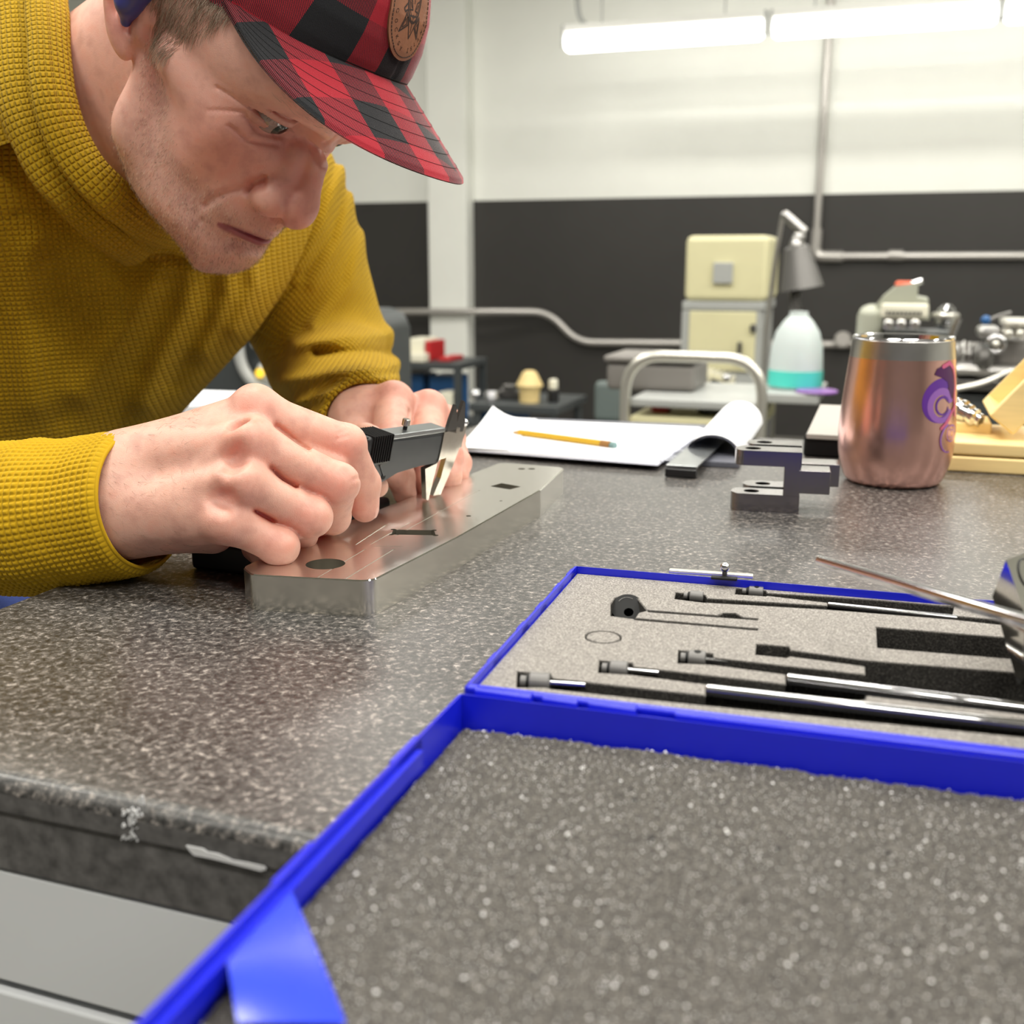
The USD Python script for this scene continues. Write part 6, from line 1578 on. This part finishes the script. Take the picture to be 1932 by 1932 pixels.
part(t, 'orange_cap', pb(1688, 531, 1724, 542, Y + .05, .08, .008), 'orange_paint')
part(t, 'top_lever', pxt(Y + .06, 5 * s, (1720, 536), (1740, 530)), 'steel_rod')

# lathe at the right
Y = 2.35
s = scale_at(1860, 660, Y)
t = thing('metal_lathe', 'grey metal lathe with handwheels and a chuck at the right edge', 'lathe', (pc_(1870, 700, Y)[0], Y + .15, 0))
part(t, 'bed', pb(1798, 716, 2040, 742, Y, .22, .008), 'steel_dark')
part(t, 'cabinet_base', pbz(1800, 744, 2040, 0.0, Y + .02, .24, .01), 'dark_steel_paint')
part(t, 'slide', pb(1800, 690, 1990, 712, Y - .02, .2, .01), 'steel_grey')
part(t, 'headstock', pb(1868, 640, 2040, 700, Y + .06, .16, .02), 'bin_grey')
for k, (x0, x1, r) in enumerate([(1800, 1812, 26), (1812, 1822, 32), (1822, 1836, 28)]):
    part(t, 'chuck_ring', cyl(pc_(x0, 672, Y + .08), pc_(x1, 672, Y + .08), r * s, seg=28, bev=.006), 'steel_grey')
part(t, 'chuck_body', cyl(pc_(1836, 684, Y + .02), pc_(1872, 684, Y + .02), 40 * s, seg=32, bev=.01), 'steel_dark')
part(t, 'handwheel', tube([pc_(1879, 650, Y - .05) + V(14 * s * math.cos(k), 0, 14 * s * math.sin(k)) for k in np.linspace(0, 2 * np.pi, 25)[:-1]], 4.5 * s, 10, closed=True), 'steel_rod', True)
part(t, 'wheel_hub', cyl(pc_(1879, 650, Y - .06), pc_(1879, 650, Y + .06), 6 * s, seg=16, bev=.003), 'steel_bright')
part(t, 'tool_post', pb(1892, 603, 1960, 618, Y, .1, .006), 'steel_bright')
part(t, 'tool_holder', pb(1893, 622, 1912, 640, Y - .01, .08, .006), 'steel_bright')
part(t, 'tool_holder', pb(1916, 622, 1934, 640, Y - .01, .08, .006), 'steel_bright')
part(t, 'compound_slide', pb(1846, 618, 1890, 640, Y + .02, .1, .008), 'steel_grey')
part(t, 'lever', pxt(Y, 4 * s, (1862, 606), (1880, 598), (1908, 590)), 'steel_dark')
part(t, 'blue_knob', sphere(pc_(1860, 604, Y), 9 * s, 2), 'bin_blue', True)
part(t, 'splash_rim', pxt(Y - .06, 5 * s, (1800, 735), (1860, 722), (1905, 700)), 'steel_bright')

# low bench with odds and ends beside the pillar
Y = 4.3
zt2 = pc_(965, 764, Y)[2]
bx0, bx1 = pc_(884, 764, Y)[0], pc_(1052, 764, Y)[0]
t = thing('side_bench', 'low dark steel bench by the pillar with small parts on it', 'bench', ((bx0 + bx1) / 2, Y + .2, 0))
part(t, 'bench_top', rbx(bx0, bx1, Y, Y + .45, zt2 - .035, zt2, .004), 'dark_steel_paint')
for x in (bx0 + .03, bx1 - .03):
    for y in (Y + .03, Y + .41): part(t, 'leg', cyl(V(x, y, 0), V(x, y, zt2 - .03), .02, seg=10), 'dark_steel_paint')
part(t, 'lower_shelf', rbx(bx0 + .02, bx1 - .02, Y + .02, Y + .43, .22, .25, .004), 'dark_steel_paint')
zs = .25
for k, (x0, x1) in enumerate(((904, 932), (934, 966))):
    a_, b_ = pc_(x0, 790, Y + .06)[0], pc_(x1, 790, Y + .06)[0]
    zb2 = pc_(930, 772, Y + .06)[2]
    solo('blue_bin', rbx(a_, b_, Y + .06, Y + .3, zs, zb2, .008) - rbx(a_ + .01, b_ - .01, Y + .07, Y + .29, zb2 - .08, zb2 + .02, .004), 'bin_blue', ['blue plastic bin under the side bench, left of two', 'blue plastic bin under the side bench, right of two'][k], 'bin')
s = scale_at(960, 750, Y)
solo('steel_ball', sphere(V(pc_(897, 752, Y + .1)[0], Y + .1, zt2 + 11 * s), 11 * s, 3), 'steel_rod', 'shiny steel ball on the side bench nearest the pillar', 'ball', True)
solo('coil_of_wire', tube([V(pc_(928, 752, Y + .1)[0] + 13 * s * math.cos(k * .5), Y + .1 + 13 * s * math.sin(k * .5), zt2 + 4 * s + k * .22 * s) for k in range(64)], 2.2 * s, 6), 'steel_rod', 'shiny coil of wire on the side bench', 'wire', True)
v0 = pc_(966, 752, Y + .2)
t = thing('bench_vise', 'small grey vise on the side bench', 'vise', (v0[0], v0[1], zt2))
part(t, 'vise_body', rbx(v0[0] - .05, v0[0] + .05, v0[1] - .04, v0[1] + .04, zt2, zt2 + .045, .01), 'steel_dark')
part(t, 'vise_jaw', rbx(v0[0] - .03, v0[0] + .03, v0[1] - .05, v0[1] + .02, zt2 + .045, zt2 + .065, .006), 'steel_dark')
w0 = V(pc_(999, 760, Y + .12)[0], Y + .12, zt2)
solo('wooden_former', xf(lathe([(0, 0), (19 * s, 0), (20 * s, 24 * s), (26 * s, 32 * s), (24 * s, 36 * s), (14 * s, 56 * s), (9 * s, 60 * s), (0, 61 * s)], 36), None, w0), 'pine', 'turned yellow wooden former standing on the side bench', 'wooden form', 35)
k0 = V(pc_(1048, 760, Y + .15)[0] - .01, Y + .15, zt2)
t = thing('spray_can', 'dark spray can with a white top on the side bench', 'can', k0)
part(t, 'can_body', cyl(k0, k0 + V(0, 0, 24 * s), 11 * s, seg=20, bev=.004), 'black_plastic')
part(t, 'can_top', cyl(k0 + V(0, 0, 24 * s), k0 + V(0, 0, 44 * s), 8.5 * s, seg=20, bev=.006), 'label_white')
# grey-green chair
Y = 3.4
s = scale_at(1100, 780, Y)
t = thing('office_chair', 'grey green upholstered chair in front of the black wall', 'chair', (pc_(1100, 780, Y)[0], Y, 0))
cx0, cx1 = pc_(1088, 780, Y)[0], pc_(1133, 780, Y)[0]; zback, zseat = pc_(1110, 732, Y)[2], .47
part(t, 'backrest', rbx(cx0, cx1 + .02, Y + .2, Y + .25, zseat + .06, zback, .02), 'chair_green')
part(t, 'seat', rbx(cx0 - .10, cx1 + .04, Y - .18, Y + .22, zseat - .04, zseat + .04, .03), 'chair_green')
part(t, 'gas_post', cyl(V((cx0 + cx1) / 2, Y, .1), V((cx0 + cx1) / 2, Y, zseat - .03), .03, seg=14), 'black_plastic')
for k in range(5):
    an_ = k * 1.2566; part(t, 'foot_arm', cyl(V((cx0 + cx1) / 2, Y, .10), V((cx0 + cx1) / 2 + .27 * math.cos(an_), Y + .27 * math.sin(an_), .05), .018, seg=8), 'black_plastic')

# shelving at the pillar
Y = 5.2
sx0, sx1 = pc_(700, 690, Y)[0], pc_(868, 690, Y)[0]; z1_ = pc_(800, 684, Y)[2]; z2_ = pc_(800, 800, Y)[2]
t = thing('steel_shelving', 'dark steel shelving unit in front of the white pillar, loaded with boxes', 'shelving', ((sx0 + sx1) / 2, Y + .2, 0))
part(t, 'top_shelf', rbx(sx0, sx1, Y, Y + .4, z1_ - .035, z1_, .004), 'dark_steel_paint')
part(t, 'middle_shelf', rbx(sx0, sx1, Y, Y + .4, z2_ - .03, z2_, .004), 'dark_steel_paint')
part(t, 'bottom_shelf', rbx(sx0, sx1, Y, Y + .4, .1, .13, .004), 'dark_steel_paint')
for x in (sx0 + .02, sx1 - .02):
    for y in (Y + .02, Y + .38): part(t, 'upright', rbx(x - .018, x + .018, y - .018, y + .018, 0, z1_ - .002, .003), 'dark_steel_paint')
def onshelf(nm, lb, ct_, r_, m_, zf, dy=.08, dep=.2, rr=.006):
    b__ = pb(*r_, Y + dy, dep, rr); v__, _ = arr(b__); return solo(nm, b__.translate((0, 0, zf - v__[:, 2].min())), m_, lb, ct_)
onshelf('white_carton', 'white carton on the top shelf beside the pillar', 'carton', (764, 643, 800, 684), 'label_white', z1_)
onshelf('red_carton', 'narrow red carton next to the white carton', 'carton', (802, 647, 812, 684), 'red_paint', z1_)
onshelf('cream_carton', 'low cream carton hanging over the front of the top shelf', 'carton', (746, 668, 800, 684), 'label_white', z1_, -.0, .07)
onshelf('red_rag', 'dark red folded rag on the top shelf', 'rag', (826, 676, 848, 684), 'red_paint', z1_)
onshelf('dark_canister', 'dark rounded canister on the top shelf near the elbow', 'canister', (722, 650, 760, 684), 'dark_steel_paint', z1_, .12, .15, .03)
onshelf('blue_crate', 'blue crate on the middle shelf by the pillar', 'crate', (810, 716, 858, 800), 'bin_blue', z2_, .14)
onshelf('light_blue_crate', 'small light blue crate on the middle shelf, left of the blue crate', 'crate', (772, 716, 798, 800), 'bin_blue', z2_, .14)
onshelf('white_box', 'white box in front of the blue crate', 'box', (828, 738, 854, 800), 'label_white', z2_, .0, .12)
ps = [pc_(726, 598, WY - .004), pc_(764, 652, WY - .004)]
t = thing('wall_poster', 'yellowish poster on the black wall beside the elbow', 'poster', ((ps[0][0] + ps[1][0]) / 2, WY, ps[1][2]))
part(t, 'sheet', bx(ps[0][0], ps[1][0], WY - .006, WY - .002, ps[1][2], ps[0][2]), 'olive_card', False)
part(t, 'dark_print', bx(ps[0][0] + .02, ps[1][0] - .02, WY - .008, WY - .006, ps[1][2], ps[1][2] + .09), 'dark_steel_paint', False)
# dark machine and a bench with white papers, seen between the torso and the far arm
Y = 2.6
s = scale_at(460, 690, Y)
t = thing('dark_machine', 'dark grey machine with curved light frame and amber lamp, seen under the arm', 'machine', (pc_(440, 700, Y)[0], Y + .3, 0))
part(t, 'housing', pbz(300, 590, 640, 0.0, Y, .5, .06), 'dark_steel_paint')
part(t, 'curved_frame', tube(smoothpath([pc_(452, 590, Y - .03), pc_(450, 650, Y - .03), pc_(462, 700, Y - .03), pc_(490, 730, Y - .03), pc_(560, 745, Y - .03)], 30), 11 * s, 14), 'grey_metal', True)
part(t, 'light_panel', pb(470, 615, 500, 660, Y - .03, .04, .01), 'grey_metal')
part(t, 'lamp_panel', pb(478, 684, 530, 735, Y - .04, .05, .02), 'grey_metal')
part(t, 'amber_lamp', sphere(pc_(490, 704, Y - .045), (9 * s, 6 * s, 9 * s), 2), 'amber_glow', True)
zb3 = .868
ax0, ax1 = PZ(300, 790, zb3), PZ(452, 744, zb3)
t = thing('low_table', 'dark edged table behind the man', 'table', ((ax0 + ax1) / 2 * V(1, 1, 0)))
tbx0, tbx1, tby0, tby1 = PZ(240, 770, zb3)[0], PZ(500, 760, zb3)[0], PZ(380, 783, zb3)[1], PZ(400, 741, zb3)[1] + .02
part(t, 'table_top', rbx(tbx0, tbx1, tby0, tby1, zb3 - .03, zb3, .004), 'dark_steel_paint')
for x in (tbx0 + .04, tbx1 - .04):
    for y in (tby0 + .04, tby1 - .04): part(t, 'table_leg', rbx(x - .02, x + .02, y - .02, y + .02, 0, zb3 - .03, .003), 'dark_steel_paint')
wp = [PZ(x, y, zb3 + .012)[:2] for x, y in [(345, 768), (470, 764), (460, 741), (372, 738)]]
solo('paper_stack', ext(Polygon(wp), zb3, zb3 + .014, .002), 'paper', 'white stack of papers on the table behind the man', 'papers', False)
